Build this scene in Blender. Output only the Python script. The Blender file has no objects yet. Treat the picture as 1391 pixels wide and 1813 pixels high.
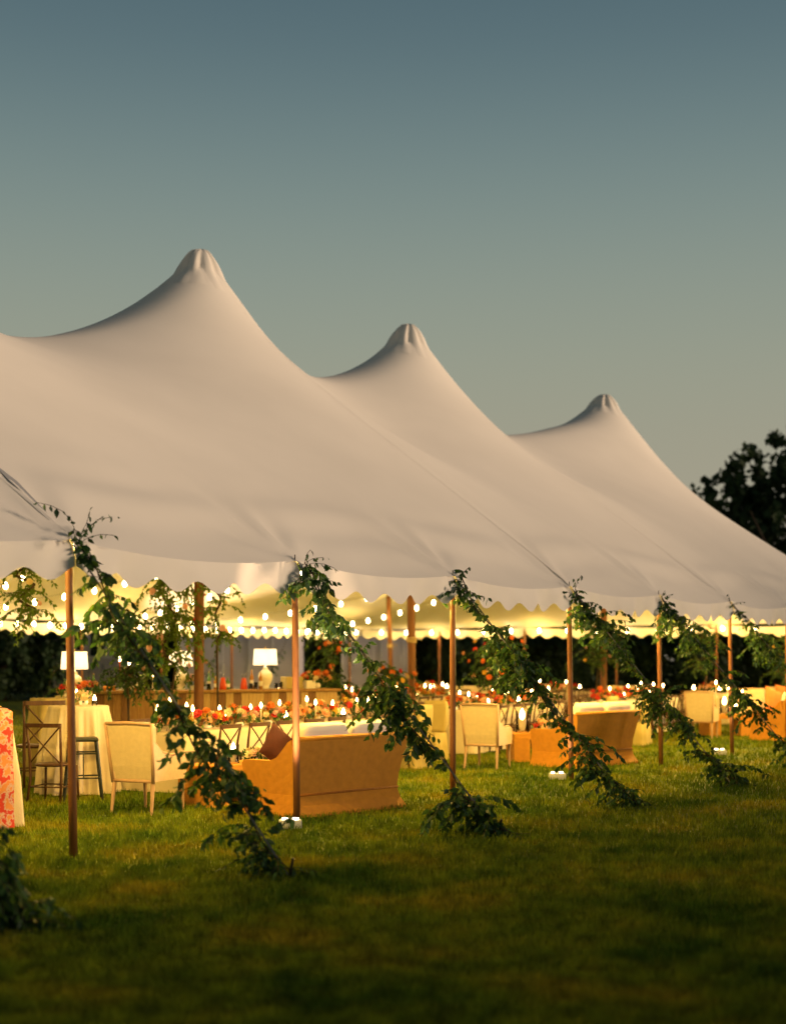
import bpy, math, random
import numpy as np
from mathutils import Vector, Matrix, Euler

C = bpy.context.scene
COL = C.collection
PI = math.pi
rnd = random.Random(7)


def lin(r, g, b):
    f = lambda v: (v / 255) / 12.92 if v <= 10 else ((v / 255 + 0.055) / 1.055) ** 2.4
    return (f(r), f(g), f(b), 1)


# ------------------------------------------------------------------ camera
cam_data = bpy.data.cameras.new('camera')
cam = bpy.data.objects.new('camera', cam_data)
COL.objects.link(cam)
cam.location = (0, 0, 1.70)
cam.rotation_euler = (math.radians(90), 0, math.radians(0.0))
cam_data.sensor_fit = 'HORIZONTAL'
cam_data.sensor_width = 36
cam_data.lens = 2500 / 1391 * 36
cam_data.shift_y = (1165 - 906.5) / 1391
cam_data.clip_start = 0.1
cam_data.clip_end = 900
cam_data.dof.use_dof = True
cam_data.dof.focus_distance = 15.8
cam_data.dof.aperture_fstop = 1.2
cam_data.dof.aperture_blades = 0
C.camera = cam

# ------------------------------------------------------------------ sky: dusk gradient, same all the way round
world = bpy.data.worlds.new('World')
C.world = world
world.use_nodes = True
wt = world.node_tree
for n_ in list(wt.nodes):
    wt.nodes.remove(n_)
wo = wt.nodes.new('ShaderNodeOutputWorld')
bg = wt.nodes.new('ShaderNodeBackground')
bg.inputs['Strength'].default_value = 1.0
tc = wt.nodes.new('ShaderNodeTexCoord')
sx = wt.nodes.new('ShaderNodeSeparateXYZ')
ramp = wt.nodes.new('ShaderNodeValToRGB')
ramp.color_ramp.interpolation = 'B_SPLINE'
els = ramp.color_ramp.elements
stops = [(-0.02, (172, 160, 138)), (0.06, (168, 158, 137)), (0.15, (158, 156, 137)), (0.22, (150, 156, 140)),
         (0.31, (123, 141, 138)), (0.40, (88, 111, 119)), (0.50, (68, 91, 103)), (0.70, (42, 58, 74)), (1.0, (20, 32, 46))]
els[0].position = 0.0
els[0].color = lin(172, 160, 138)
els[1].position = 1.0
els[1].color = lin(*stops[-1][1])
for p_, c_ in stops[1:-1]:
    e_ = els.new(p_)
    e_.color = lin(*c_)
wt.links.new(tc.outputs['Generated'], sx.inputs[0])
wt.links.new(sx.outputs['Z'], ramp.inputs[0])
wt.links.new(ramp.outputs[0], bg.inputs['Color'])
wt.links.new(bg.outputs[0], wo.inputs['Surface'])

# afterglow: broad, low, warm light from the right of the picture
sun_d = bpy.data.lights.new('sun', 'SUN')
sun_d.energy = 3.9
sun_d.angle = math.radians(16)
sun_d.color = (1.0, 0.725, 0.49)
sun = bpy.data.objects.new('sun', sun_d)
COL.objects.link(sun)
sd = Vector((0.96, -0.20, 0.17)).normalized()      # towards the light
sun.rotation_euler = sd.to_track_quat('Z', 'Y').to_euler()

C.view_settings.view_transform = 'Standard'
C.view_settings.look = 'None'
C.view_settings.exposure = 0
C.view_settings.gamma = 1
C.view_settings.use_curve_mapping = False
C.cycles.max_bounces = 7
C.cycles.diffuse_bounces = 3
C.cycles.glossy_bounces = 2
C.cycles.transmission_bounces = 4
C.cycles.transparent_max_bounces = 10
C.cycles.sample_clamp_indirect = 2.5
C.cycles.sample_clamp_direct = 30
C.cycles.use_denoising = True
C.cycles.caustics_reflective = False
C.cycles.caustics_refractive = False

# ------------------------------------------------------------------ materials
MATS = {}


def mat(name, col, rough=0.6, noise=0.0, nscale=8.0, bump=0.0, bscale=40.0, trans=0.0, emit=None, estr=0.0,
        metal=0.0, col2=None, stretch=None, spec=0.3, wave=None, obj_coord=True):
    m = bpy.data.materials.new(name)
    m.use_nodes = True
    nt = m.node_tree
    bs = nt.nodes['Principled BSDF']
    out = nt.nodes['Material Output']
    c = col if len(col) == 4 else (*col, 1)
    bs.inputs['Base Color'].default_value = c
    bs.inputs['Roughness'].default_value = rough
    bs.inputs['Metallic'].default_value = metal
    bs.inputs['Specular IOR Level'].default_value = spec
    t = nt.nodes.new('ShaderNodeTexCoord')
    mp = nt.nodes.new('ShaderNodeMapping')
    nt.links.new(t.outputs['Object'], mp.inputs[0])
    if stretch:
        mp.inputs['Scale'].default_value = stretch
    colsock = None
    if noise or col2:
        nz = nt.nodes.new('ShaderNodeTexNoise')
        nz.inputs['Scale'].default_value = nscale
        nz.inputs['Detail'].default_value = 5
        nt.links.new(mp.outputs[0], nz.inputs['Vector'])
        mx = nt.nodes.new('ShaderNodeMix')
        mx.data_type = 'RGBA'
        rp = nt.nodes.new('ShaderNodeMapRange')
        rp.inputs[1].default_value = 0.3
        rp.inputs[2].default_value = 0.7
        nt.links.new(nz.outputs[0], rp.inputs[0])
        nt.links.new(rp.outputs[0], mx.inputs[0])
        a = c
        b = (*col2[:3], 1) if col2 else tuple([v * (1 - noise) for v in c[:3]]) + (1,)
        mx.inputs[6].default_value = a
        mx.inputs[7].default_value = b
        nt.links.new(mx.outputs[2], bs.inputs['Base Color'])
        colsock = mx.outputs[2]
    if bump:
        if wave:
            nb = nt.nodes.new('ShaderNodeTexWave')
            nb.bands_direction = wave
            nb.inputs['Scale'].default_value = bscale
            nb.inputs['Distortion'].default_value = 1.5
        else:
            nb = nt.nodes.new('ShaderNodeTexNoise')
            nb.inputs['Scale'].default_value = bscale
            nb.inputs['Detail'].default_value = 4
        nt.links.new(mp.outputs[0], nb.inputs['Vector'])
        bp = nt.nodes.new('ShaderNodeBump')
        bp.inputs['Strength'].default_value = bump
        bp.inputs['Distance'].default_value = 0.02
        nt.links.new(nb.outputs[1 if False else 0], bp.inputs['Height'])
        nt.links.new(bp.outputs[0], bs.inputs['Normal'])
    if trans:
        tr = nt.nodes.new('ShaderNodeBsdfTranslucent')
        tr.inputs['Color'].default_value = c
        if colsock:
            nt.links.new(colsock, tr.inputs['Color'])
        ms = nt.nodes.new('ShaderNodeMixShader')
        ms.inputs[0].default_value = trans
        nt.links.new(bs.outputs[0], ms.inputs[1])
        nt.links.new(tr.outputs[0], ms.inputs[2])
        nt.links.new(ms.outputs[0], out.inputs['Surface'])
    if emit:
        bs.inputs['Emission Color'].default_value = (*emit[:3], 1)
        bs.inputs['Emission Strength'].default_value = estr
    MATS[name] = m
    return m


mat('canvas', (0.74, 0.69, 0.62), 0.9, noise=0.07, nscale=0.6, bump=0.05, bscale=3)
mat('valance_canvas', (0.76, 0.71, 0.64), 0.9, noise=0.06, nscale=1.5, bump=0.08, bscale=5)
mat('seam_canvas', (0.74, 0.69, 0.62), 0.9)
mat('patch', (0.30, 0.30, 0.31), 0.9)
mat('pole_wood', (0.20, 0.080, 0.025), 0.55, col2=(0.12, 0.045, 0.015), nscale=5, stretch=(6, 6, 0.6), bump=0.3, bscale=14)
mat('rope', (0.55, 0.42, 0.22), 0.9, noise=0.4, nscale=60)
mat('strap', (0.15, 0.15, 0.155), 0.8)
mat('iron', (0.03, 0.03, 0.03), 0.5, metal=0.6)
mat('bark', (0.06, 0.04, 0.025), 0.9, noise=0.5, nscale=10, bump=0.6, bscale=12)
mat('leaf_a', (0.05, 0.12, 0.025), 0.5, noise=0.5, nscale=4, trans=0.35)
mat('leaf_b', (0.12, 0.21, 0.02), 0.5, noise=0.4, nscale=4, trans=0.4)
mat('leaf_c', (0.03, 0.075, 0.035), 0.55, noise=0.5, nscale=4, trans=0.3)
mat('leaf_tree', (0.030, 0.062, 0.018), 0.7, noise=0.6, nscale=1.5, trans=0.2)
mat('linen', (0.66, 0.55, 0.38), 0.9, noise=0.10, nscale=5, bump=0.25, bscale=70)
mat('linen_yellow', (0.42, 0.33, 0.12), 0.9, noise=0.15, nscale=5, bump=0.25, bscale=70)
mat('linen_ivory', (0.80, 0.74, 0.62), 0.9, noise=0.08, nscale=6, bump=0.2, bscale=60)
mat('upholstery', (0.62, 0.50, 0.32), 0.9, noise=0.12, nscale=20, bump=0.3, bscale=150)
mat('upholstery_pink', (0.70, 0.52, 0.40), 0.9, noise=0.12, nscale=20, bump=0.3, bscale=150)
mat('chair_frame', (0.52, 0.33, 0.21), 0.6, noise=0.2, nscale=8)
mat('wicker', (0.68, 0.30, 0.035), 0.65, col2=(0.58, 0.25, 0.03), nscale=14, bump=0.6, bscale=26, wave='Z')
mat('wicker_dark', (0.50, 0.20, 0.03), 0.7, col2=(0.36, 0.13, 0.02), nscale=30, bump=0.7, bscale=34, wave='Z')
mat('cushion', (0.82, 0.76, 0.66), 0.95, noise=0.06, nscale=6, bump=0.15, bscale=12)
mat('pillow_rust', (0.05, 0.010, 0.005), 0.9, noise=0.3, nscale=10, bump=0.2, bscale=60)
mat('pillow_orange', (0.62, 0.20, 0.06), 0.9, noise=0.2, nscale=10, bump=0.2, bscale=60)
mat('dark_wood', (0.075, 0.032, 0.011), 0.5, col2=(0.045, 0.018, 0.007), nscale=10, stretch=(4, 4, 1))
mat('black_metal', (0.022, 0.028, 0.022), 0.45, noise=0.3, nscale=12)
mat('plank_a', (0.40, 0.23, 0.075), 0.7, col2=(0.24, 0.12, 0.04), nscale=6, stretch=(8, 8, 0.8), bump=0.4, bscale=20)
mat('plank_b', (0.58, 0.40, 0.17), 0.7, col2=(0.40, 0.25, 0.09), nscale=6, stretch=(8, 8, 0.8), bump=0.4, bscale=20)
mat('plank_c', (0.22, 0.11, 0.04), 0.7, col2=(0.13, 0.06, 0.02), nscale=6, stretch=(8, 8, 0.8), bump=0.4, bscale=20)
mat('porcelain', (0.80, 0.74, 0.62), 0.25, spec=0.5)
mat('brass', (0.55, 0.38, 0.14), 0.35, metal=0.8)
mat('glass_green', (0.12, 0.30, 0.10), 0.15, spec=0.6, trans=0.4)
mat('glass_amber', (0.50, 0.24, 0.05), 0.15, spec=0.6, trans=0.4)
mat('drink_red', (0.75, 0.10, 0.03), 0.2, spec=0.5, trans=0.3)
mat('wax', (0.85, 0.72, 0.50), 0.5, trans=0.2)
mat('wax_red', (0.55, 0.06, 0.03), 0.5)
mat('paper', (0.75, 0.70, 0.58), 0.8, noise=0.1, nscale=9)
mat('book', (0.40, 0.12, 0.07), 0.7, noise=0.2, nscale=9)
mat('orange_fruit', (0.80, 0.33, 0.05), 0.5)
mat('steel', (0.5, 0.5, 0.48), 0.3, metal=0.9)
mat('white_box', (0.55, 0.55, 0.56), 0.5)
mat('trailer', (0.50, 0.46, 0.48), 0.6, noise=0.08, nscale=1.2)
mat('trailer_trim', (0.72, 0.72, 0.70), 0.5)
mat('trailer_dark', (0.06, 0.07, 0.08), 0.4)
mat('tyre', (0.02, 0.02, 0.02), 0.8)
BLOOMS = []
for nm, c_ in (('orange', (0.80, 0.22, 0.04)), ('red', (0.62, 0.045, 0.03)), ('peach', (0.85, 0.47, 0.25)),
               ('cream', (0.82, 0.68, 0.38)), ('yellow', (0.80, 0.50, 0.06)), ('blush', (0.80, 0.50, 0.42))):
    BLOOMS.append(mat('petal_' + nm, c_, 0.7, noise=0.2, nscale=20, trans=0.25))


def emis(name, col, st, light=True):
    m = bpy.data.materials.new(name)
    m.use_nodes = True
    nt = m.node_tree
    nt.nodes.remove(nt.nodes['Principled BSDF'])
    e = nt.nodes.new('ShaderNodeEmission')
    e.inputs[0].default_value = (*col, 1)
    e.inputs[1].default_value = st
    nt.links.new(e.outputs[0], nt.nodes['Material Output'].inputs[0])
    if not light:
        m.cycles.emission_sampling = 'NONE'
    MATS[name] = m


emis('bulb_glow', (1.0, 0.74, 0.36), 45, False)
emis('flame_glow', (1.0, 0.60, 0.22), 45, False)
emis('uplight_glow', (1.0, 0.80, 0.55), 7, False)

# lampshade: cloth that lets the lamp through
mat('shade', (0.85, 0.80, 0.68), 0.9, trans=0.6, emit=(1.0, 0.84, 0.58), estr=1.6)

# clear glass for hurricanes
mg = bpy.data.materials.new('clear_glass')
mg.use_nodes = True
nt = mg.node_tree
nt.nodes.remove(nt.nodes['Principled BSDF'])
tb = nt.nodes.new('ShaderNodeBsdfTransparent')
gb = nt.nodes.new('ShaderNodeBsdfGlossy')
gb.inputs['Roughness'].default_value = 0.08
lw = nt.nodes.new('ShaderNodeFresnel')
lw.inputs[0].default_value = 1.4
mx_ = nt.nodes.new('ShaderNodeMixShader')
nt.links.new(lw.outputs[0], mx_.inputs[0])
nt.links.new(tb.outputs[0], mx_.inputs[1])
nt.links.new(gb.outputs[0], mx_.inputs[2])
nt.links.new(mx_.outputs[0], nt.nodes['Material Output'].inputs[0])
MATS['clear_glass'] = mg

# red and cream printed runner
mr = mat('runner_print', (0.78, 0.60, 0.55), 0.9)
nt = mr.node_tree
t_ = nt.nodes.new('ShaderNodeTexCoord')
nz_ = nt.nodes.new('ShaderNodeTexNoise')
nz_.inputs['Scale'].default_value = 17
nz_.inputs['Detail'].default_value = 2
cr_ = nt.nodes.new('ShaderNodeValToRGB')
cr_.color_ramp.elements[0].position = 0.44
cr_.color_ramp.elements[0].color = (0.34, 0.028, 0.018, 1)
cr_.color_ramp.elements[1].position = 0.52
cr_.color_ramp.elements[1].color = (0.36, 0.27, 0.25, 1)
e_ = cr_.color_ramp.elements.new(0.60)
e_.color = (0.40, 0.15, 0.05, 1)
nt.links.new(t_.outputs['Object'], nz_.inputs[0])
nt.links.new(nz_.outputs[0], cr_.inputs[0])
nt.links.new(cr_.outputs[0], nt.nodes['Principled BSDF'].inputs['Base Color'])


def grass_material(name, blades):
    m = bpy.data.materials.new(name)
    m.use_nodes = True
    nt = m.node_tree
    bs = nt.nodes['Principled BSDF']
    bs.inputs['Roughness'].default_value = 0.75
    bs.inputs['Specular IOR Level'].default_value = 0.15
    t = nt.nodes.new('ShaderNodeTexCoord')
    n1 = nt.nodes.new('ShaderNodeTexNoise')
    n1.inputs['Scale'].default_value = 0.8
    n1.inputs['Detail'].default_value = 6
    n1.inputs['Roughness'].default_value = 0.65
    n2 = nt.nodes.new('ShaderNodeTexNoise')
    n2.inputs['Scale'].default_value = 6.5
    n2.inputs['Detail'].default_value = 3
    nt.links.new(t.outputs['Object'], n1.inputs[0])
    nt.links.new(t.outputs['Object'], n2.inputs[0])
    r1 = nt.nodes.new('ShaderNodeValToRGB')
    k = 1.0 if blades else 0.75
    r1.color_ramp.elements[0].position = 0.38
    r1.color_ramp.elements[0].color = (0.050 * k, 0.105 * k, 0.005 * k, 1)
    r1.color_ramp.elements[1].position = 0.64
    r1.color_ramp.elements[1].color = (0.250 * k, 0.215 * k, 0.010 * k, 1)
    e = r1.color_ramp.elements.new(0.52)
    e.color = (0.155 * k, 0.200 * k, 0.008 * k, 1)
    nt.links.new(n1.outputs[0], r1.inputs[0])
    mxx = nt.nodes.new('ShaderNodeMix')
    mxx.data_type = 'RGBA'
    mxx.blend_type = 'MULTIPLY'
    mxx.inputs[0].default_value = 1
    r2 = nt.nodes.new('ShaderNodeValToRGB')
    r2.color_ramp.elements[0].position = 0.35
    r2.color_ramp.elements[0].color = (0.55, 0.55, 0.55, 1)
    r2.color_ramp.elements[1].position = 0.65
    r2.color_ramp.elements[1].color = (1.25, 1.25, 1.25, 1)
    nt.links.new(n2.outputs[0], r2.inputs[0])
    nt.links.new(r1.outputs[0], mxx.inputs[6])
    nt.links.new(r2.outputs[0], mxx.inputs[7])
    nt.links.new(mxx.outputs[2], bs.inputs['Base Color'])
    if blades:
        tr = nt.nodes.new('ShaderNodeBsdfTranslucent')
        nt.links.new(mxx.outputs[2], tr.inputs[0])
        ms = nt.nodes.new('ShaderNodeMixShader')
        ms.inputs[0].default_value = 0.15
        nt.links.new(bs.outputs[0], ms.inputs[1])
        nt.links.new(tr.outputs[0], ms.inputs[2])
        nt.links.new(ms.outputs[0], nt.nodes['Material Output'].inputs['Surface'])
    MATS[name] = m


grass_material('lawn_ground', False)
grass_material('grass_blades', True)


# ------------------------------------------------------------------ mesh builder
def rotz(a):
    return Matrix.Rotation(a, 4, 'Z')


class MB:
    def __init__(s):
        s.v = []
        s.f = []

    def add(s, vs, fs, M=None):
        k = len(s.v)
        for v in vs:
            v = Vector(v)
            s.v.append(tuple(M @ v) if M else tuple(v))
        s.f += [tuple(i + k for i in f) for f in fs]
        return s

    def box(s, x0, x1, y0, y1, z0, z1, M=None, bev=0.0):
        if bev <= 0:
            vs = [(x, y, z) for z in (z0, z1) for y in (y0, y1) for x in (x0, x1)]
            fs = [(0, 2, 3, 1), (4, 5, 7, 6), (0, 1, 5, 4), (2, 6, 7, 3), (0, 4, 6, 2), (1, 3, 7, 5)]
            return s.add(vs, fs, M)
        b = min(bev, (x1 - x0) * .49, (y1 - y0) * .49, (z1 - z0) * .49)
        rings = []
        for z, i in ((z0, b), (z0 + b * .3, b * .3), (z0 + b, 0), (z1 - b, 0), (z1 - b * .3, b * .3), (z1, b)):
            r = []
            for cx, cy, a0 in ((x1, y1, 0), (x0, y1, 90), (x0, y0, 180), (x1, y0, 270)):
                sxn = 1 if cx == x1 else -1
                syn = 1 if cy == y1 else -1
                ox, oy = cx - sxn * b, cy - syn * b
                for da in (0, 45, 90):
                    a = math.radians(a0 + da)
                    rr = b - i
                    r.append((ox + rr * math.cos(a), oy + rr * math.sin(a), z))
            rings.append(r)
        return s.loft(rings, M, True, True)

    def loft(s, rings, M=None, cap0=False, cap1=False, closed=True):
        n = len(rings[0])
        vs = [p for r in rings for p in r]
        fs = []
        m = n if closed else n - 1
        for i in range(len(rings) - 1):
            for j in range(m):
                j2 = (j + 1) % n
                fs.append((i * n + j, i * n + j2, (i + 1) * n + j2, (i + 1) * n + j))
        if cap0:
            fs.append(tuple(reversed(range(n))))
        if cap1:
            fs.append(tuple(range((len(rings) - 1) * n, len(rings) * n)))
        return s.add(vs, fs, M)

    def lathe(s, prof, n=16, M=None, cap=True):
        rings = [[(r * math.cos(2 * PI * j / n), r * math.sin(2 * PI * j / n), z) for j in range(n)] for r, z in prof]
        return s.loft(rings, M, cap, cap)

    def tube(s, pts, rad, n=8, M=None, caps=True):
        pts = [Vector(p) for p in pts]
        if not hasattr(rad, '__len__'):
            rad = [rad] * len(pts)
        rings = []
        up = None
        for i, p in enumerate(pts):
            d = (pts[min(i + 1, len(pts) - 1)] - pts[max(i - 1, 0)]).normalized()
            if up is None:
                up = Vector((0, 0, 1)) if abs(d.z) < .9 else Vector((1, 0, 0))
            a = d.cross(up).normalized()
            b = a.cross(d).normalized()
            up = b
            rings.append([tuple(p + rad[i] * (math.cos(2 * PI * j / n) * a + math.sin(2 * PI * j / n) * b)) for j in range(n)])
        return s.loft(rings, M, caps, caps)

    def build(s, name, m, parent=None, smooth=False, link=True):
        me = bpy.data.meshes.new(name)
        me.from_pydata(s.v, [], s.f)
        me.materials.append(MATS[m] if isinstance(m, str) else m)
        if smooth:
            me.polygons.foreach_set('use_smooth', [True] * len(me.polygons))
        me.update()
        return mobj(name, me, parent, link)


def mobj(name, me, parent=None, link=True):
    o = bpy.data.objects.new(name, me)
    if link:
        COL.objects.link(o)
    if parent:
        o.parent = parent
    return o


def tag(o, label=None, cat=None, group=None, kind=None):
    if label:
        o['label'] = label
    if cat:
        o['category'] = cat
    if group:
        o['group'] = group
    if kind:
        o['kind'] = kind
    return o


def thing(name, label, cat, loc=(0, 0, 0), rz=0.0, group=None, sc=1.0):
    o = bpy.data.objects.new(name, None)
    o.empty_display_size = 0.1
    COL.objects.link(o)
    o.location = loc
    o.rotation_euler = (0, 0, rz)
    o.scale = (sc, sc, sc)
    return tag(o, label, cat, group)


KIDS = {}


def kids(o):
    return [c for c in o.children]


def dup(root, loc, rz, label, group=None, sc=None):
    r = root.copy()
    COL.objects.link(r)
    r.location = loc
    r.rotation_euler = (0, 0, rz)
    if sc:
        r.scale = (sc, sc, sc)
    r['label'] = label
    if group:
        r['group'] = group
    for ch in KIDTREE[root.name]:
        c = ch[0].copy()
        COL.objects.link(c)
        c.parent = r
        for g in ch[1]:
            d = g.copy()
            COL.objects.link(d)
            d.parent = c
    return r


KIDTREE = {}


def freeze(root):
    """remember the children of a thing once, before the copies are made"""
    KIDTREE[root.name] = [(c, list(c.children)) for c in root.children]
    return root


# ------------------------------------------------------------------ site frame: t runs along the front eave, d into the tent
P0 = Vector((-2.74, 12.0, 0))
U = Vector((0.5567, 0.8307, 0))
N = Vector((-0.8307, 0.5567, 0))
AU = math.atan2(U.y, U.x)


def TD(t, d, z=0.0):
    return P0 + U * t + N * d + Vector((0, 0, z))


T0, T1, W, RD = -6.0, 32.0, 19.5, 6.72
PEAKS = [(-0.5, RD, 8.4), (9.22, RD, 8.4), (15.5, RD, 8.4), (24.7, RD, 8.4)]
EAVE = 2.70
SP = 3.13


# ------------------------------------------------------------------ lawn
def hgt(x, y):
    return 0.0


def build_lawn():
    xs = np.concatenate([[-400, -120, -50], np.arange(-24, 34.1, 0.7), [60, 130, 400]])
    ys = np.concatenate([[-60, -15], np.arange(-2, 60.1, 0.7), [80, 130, 250, 600]])
    X, Y = np.meshgrid(xs, ys, indexing='ij')
    Z = 0.010 * np.sin(X * 1.3 + np.cos(Y * .8) * 2) * np.cos(Y * 1.1 + X * .4) - 0.012
    v = np.stack([X, Y, Z], -1).reshape(-1, 3)
    ny = len(ys)
    f = []
    for i in range(len(xs) - 1):
        for j in range(ny - 1):
            f.append((i * ny + j, (i + 1) * ny + j, (i + 1) * ny + j + 1, i * ny + j + 1))
    me = bpy.data.meshes.new('lawn')
    me.from_pydata(v.tolist(), [], f)
    me.materials.append(MATS['lawn_ground'])
    me.polygons.foreach_set('use_smooth', [True] * len(me.polygons))
    tag(mobj('lawn', me), 'mown green lawn running under the tent and out to the trees', None, None, 'structure')


build_lawn()


def build_grass():
    rg = np.random.default_rng(3)
    n = 330000
    zn, zf = 5.6, 46.0
    # spread evenly over the ground as the eye sees it: more blades near, wider ones far
    q = rg.random(n)
    y = 1 / (1 / zn + q * (1 / zf - 1 / zn))
    half = 0.30 * y + 0.8
    x = (rg.random(n) * 2 - 1) * half
    # clumping
    cl = np.sin(x * 5.1 + np.sin(y * 3.3) * 2) * np.sin(y * 4.7 + np.cos(x * 2.9) * 2)
    h = (0.034 + 0.022 * rg.random(n) + 0.010 * cl) * (1 + 0.012 * y)
    w = 0.0035 * (1 + y * 0.09)
    a = rg.random(n) * 2 * PI
    lean = 0.9 * rg.random(n) * h
    b = rg.random(n) * 2 * PI
    v = np.zeros((n, 3, 3))
    v[:, 0, 0] = x - np.cos(a) * w
    v[:, 0, 1] = y - np.sin(a) * w
    v[:, 1, 0] = x + np.cos(a) * w
    v[:, 1, 1] = y + np.sin(a) * w
    v[:, 2, 0] = x + np.cos(b) * lean
    v[:, 2, 1] = y + np.sin(b) * lean
    v[:, 2, 2] = np.maximum(h, 0.015)
    v[:, 0:2, 2] = -0.015
    me = bpy.data.meshes.new('grass')
    me.vertices.add(n * 3)
    me.vertices.foreach_set('co', v.reshape(-1))
    me.loops.add(n * 3)
    me.loops.foreach_set('vertex_index', np.arange(n * 3, dtype=np.int32))
    me.polygons.add(n)
    me.polygons.foreach_set('loop_start', np.arange(0, n * 3, 3, dtype=np.int32))
    me.materials.append(MATS['grass_blades'])
    me.update()
    me.validate()
    tag(mobj('grass', me), 'short mown grass blades covering the lawn', 'grass', None, 'stuff')


build_grass()


# ------------------------------------------------------------------ tent canopy: relaxed membrane
def relax(s=0.2, it=520):
    ts = np.arange(T0, T1 + 1e-6, s)
    ds = np.linspace(0, W, int(round(W / s)) + 1)
    T, D = np.meshgrid(ts, ds, indexing='ij')
    h = np.full(T.shape, 4.2)
    fix = np.zeros(T.shape, bool)
    fix[0] = fix[-1] = True
    fix[:, 0] = fix[:, -1] = True
    h[fix] = EAVE
    w = np.ones(T.shape) + 2.35 * np.exp(-((D - RD) / 0.3) ** 2)
    for kk, (t, d, z) in zip((1.44, 0.45, 0.35, 1.33), PEAKS):
        r = np.hypot(T - t, D - d)
        m = r <= 0.3
        m |= r <= r.min() + 1e-9
        fix |= m
        h[m] = z - r[m] * .6
        w += kk / np.maximum(r, .25) ** 1.38 * np.exp(-(r / 12) ** 2)
    wx = (w[1:] + w[:-1]) / 2
    wy = (w[:, 1:] + w[:, :-1]) / 2
    red = (np.add.outer(np.arange(len(ts)), np.arange(len(ds))) % 2) == 0
    B = np.ones_like(h)
    B[1:-1, 1:-1] = wx[1:, 1:-1] + wx[:-1, 1:-1] + wy[1:-1, 1:] + wy[1:-1, :-1]
    for i in range(it):
        for col in (red, ~red):
            A = np.zeros_like(h)
            A[1:-1, 1:-1] = (wx[1:, 1:-1] * h[2:, 1:-1] + wx[:-1, 1:-1] * h[:-2, 1:-1]
                             + wy[1:-1, 1:] * h[1:-1, 2:] + wy[1:-1, :-1] * h[1:-1, :-2])
            m = col & ~fix
            h[m] += 1.92 * (A[m] / B[m] - h[m])
    for (am, t_, d_, st_, sd_) in ((-.14, 4.2, RD, 1.8, 2.2), (.42, 22.2, RD, 1.6, 1.7), (.35, 20.2, RD, 1.6, 1.7),
                                   (-.52, 11.7, 5.0, 1.9, 1.7), (-.25, 10.3, 5.6, 1.0, .9), (-.20, 12.6, 3.2, 2.0, 1.6),
                                   (-.30, 17.0, 4.8, 1.7, 1.4), (-.28, 25.6, 4.6, 2.0, 1.6)):
        h += am * np.exp(-((T - t_) / st_) ** 2 - ((D - d_) / sd_) ** 2)
    return ts, ds, h


TS, DS, HH = relax()


def canopy_h(t, d):
    fi = np.clip((t - TS[0]) / (TS[1] - TS[0]), 0, len(TS) - 1.001)
    fj = np.clip((d - DS[0]) / (DS[1] - DS[0]), 0, len(DS) - 1.001)
    i = np.floor(fi).astype(int)
    j = np.floor(fj).astype(int)
    a = fi - i
    b = fj - j
    return (HH[i, j] * (1 - a) * (1 - b) + HH[i + 1, j] * a * (1 - b) + HH[i, j + 1] * (1 - a) * b + HH[i + 1, j + 1] * a * b)


def eave_sag(t):
    p = ((t / SP) % 1.0)
    return 0.10 * np.sin(PI * p) ** 0.8


def canopy_detail(T, D):
    h = canopy_h(T, D)
    # the front hem hangs a little between the poles and is pulled into folds at each of them
    near = np.exp(-(D / 0.55) ** 2)
    h = h - eave_sag(T) * near
    for k in range(-2, 11):
        t0 = k * SP
        dt = T - t0
        r = np.hypot(dt, D) + 1e-6
        ang = np.arctan2(D, dt)
        ph = k * 1.7
        h += 0.030 * np.sin(ang * 9 + ph) * np.exp(-((r - 0.55) / 0.5) ** 2) * np.clip(np.sin(ang), 0, 1)
        h += 0.014 * np.exp(-(dt / 0.05) ** 2) * np.exp(-(D / 2.4) ** 2)
    # long soft stretch folds lying just above the hem
    h += 0.022 * np.sin(D * 9 + np.sin(T * 0.9) * 1.5) * np.exp(-((D - 0.7) / 0.5) ** 2) * np.sin(PI * ((T / SP) % 1.0))
    return h


tent = thing('pole_tent', 'huge ivory sailcloth marquee with pointed peaks, scalloped edge and wooden poles', 'tent', tuple(TD(0, 0)), 0)


def loc(v):
    """world point into the tent's own coordinates"""
    return (v[0] - P0.x, v[1] - P0.y, v[2])


def build_canopy():
    s = 0.1
    ts = np.arange(T0, T1 + 1e-6, s)
    ds = np.unique(np.concatenate([np.arange(0, 2.4, 0.06), np.arange(2.4, W - 0.001, 0.14), [W]]))
    T, D = np.meshgrid(ts, ds, indexing='ij')
    Z = canopy_detail(T, D)
    X = U.x * T + N.x * D
    Y = U.y * T + N.y * D
    v = np.stack([X, Y, Z], -1).reshape(-1, 3)
    nd = len(ds)
    I, J = np.meshgrid(np.arange(len(ts) - 1), np.arange(nd - 1), indexing='ij')
    a = (I * nd + J).reshape(-1)
    f = np.stack([a, a + nd, a + nd + 1, a + 1], -1)
    me = bpy.data.meshes.new('canopy')
    me.from_pydata(v.tolist(), [], f.tolist())
    me.materials.append(MATS['canvas'])
    me.polygons.foreach_set('use_smooth', [True] * len(me.polygons))
    mobj('canopy', me, tent)


build_canopy()


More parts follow.
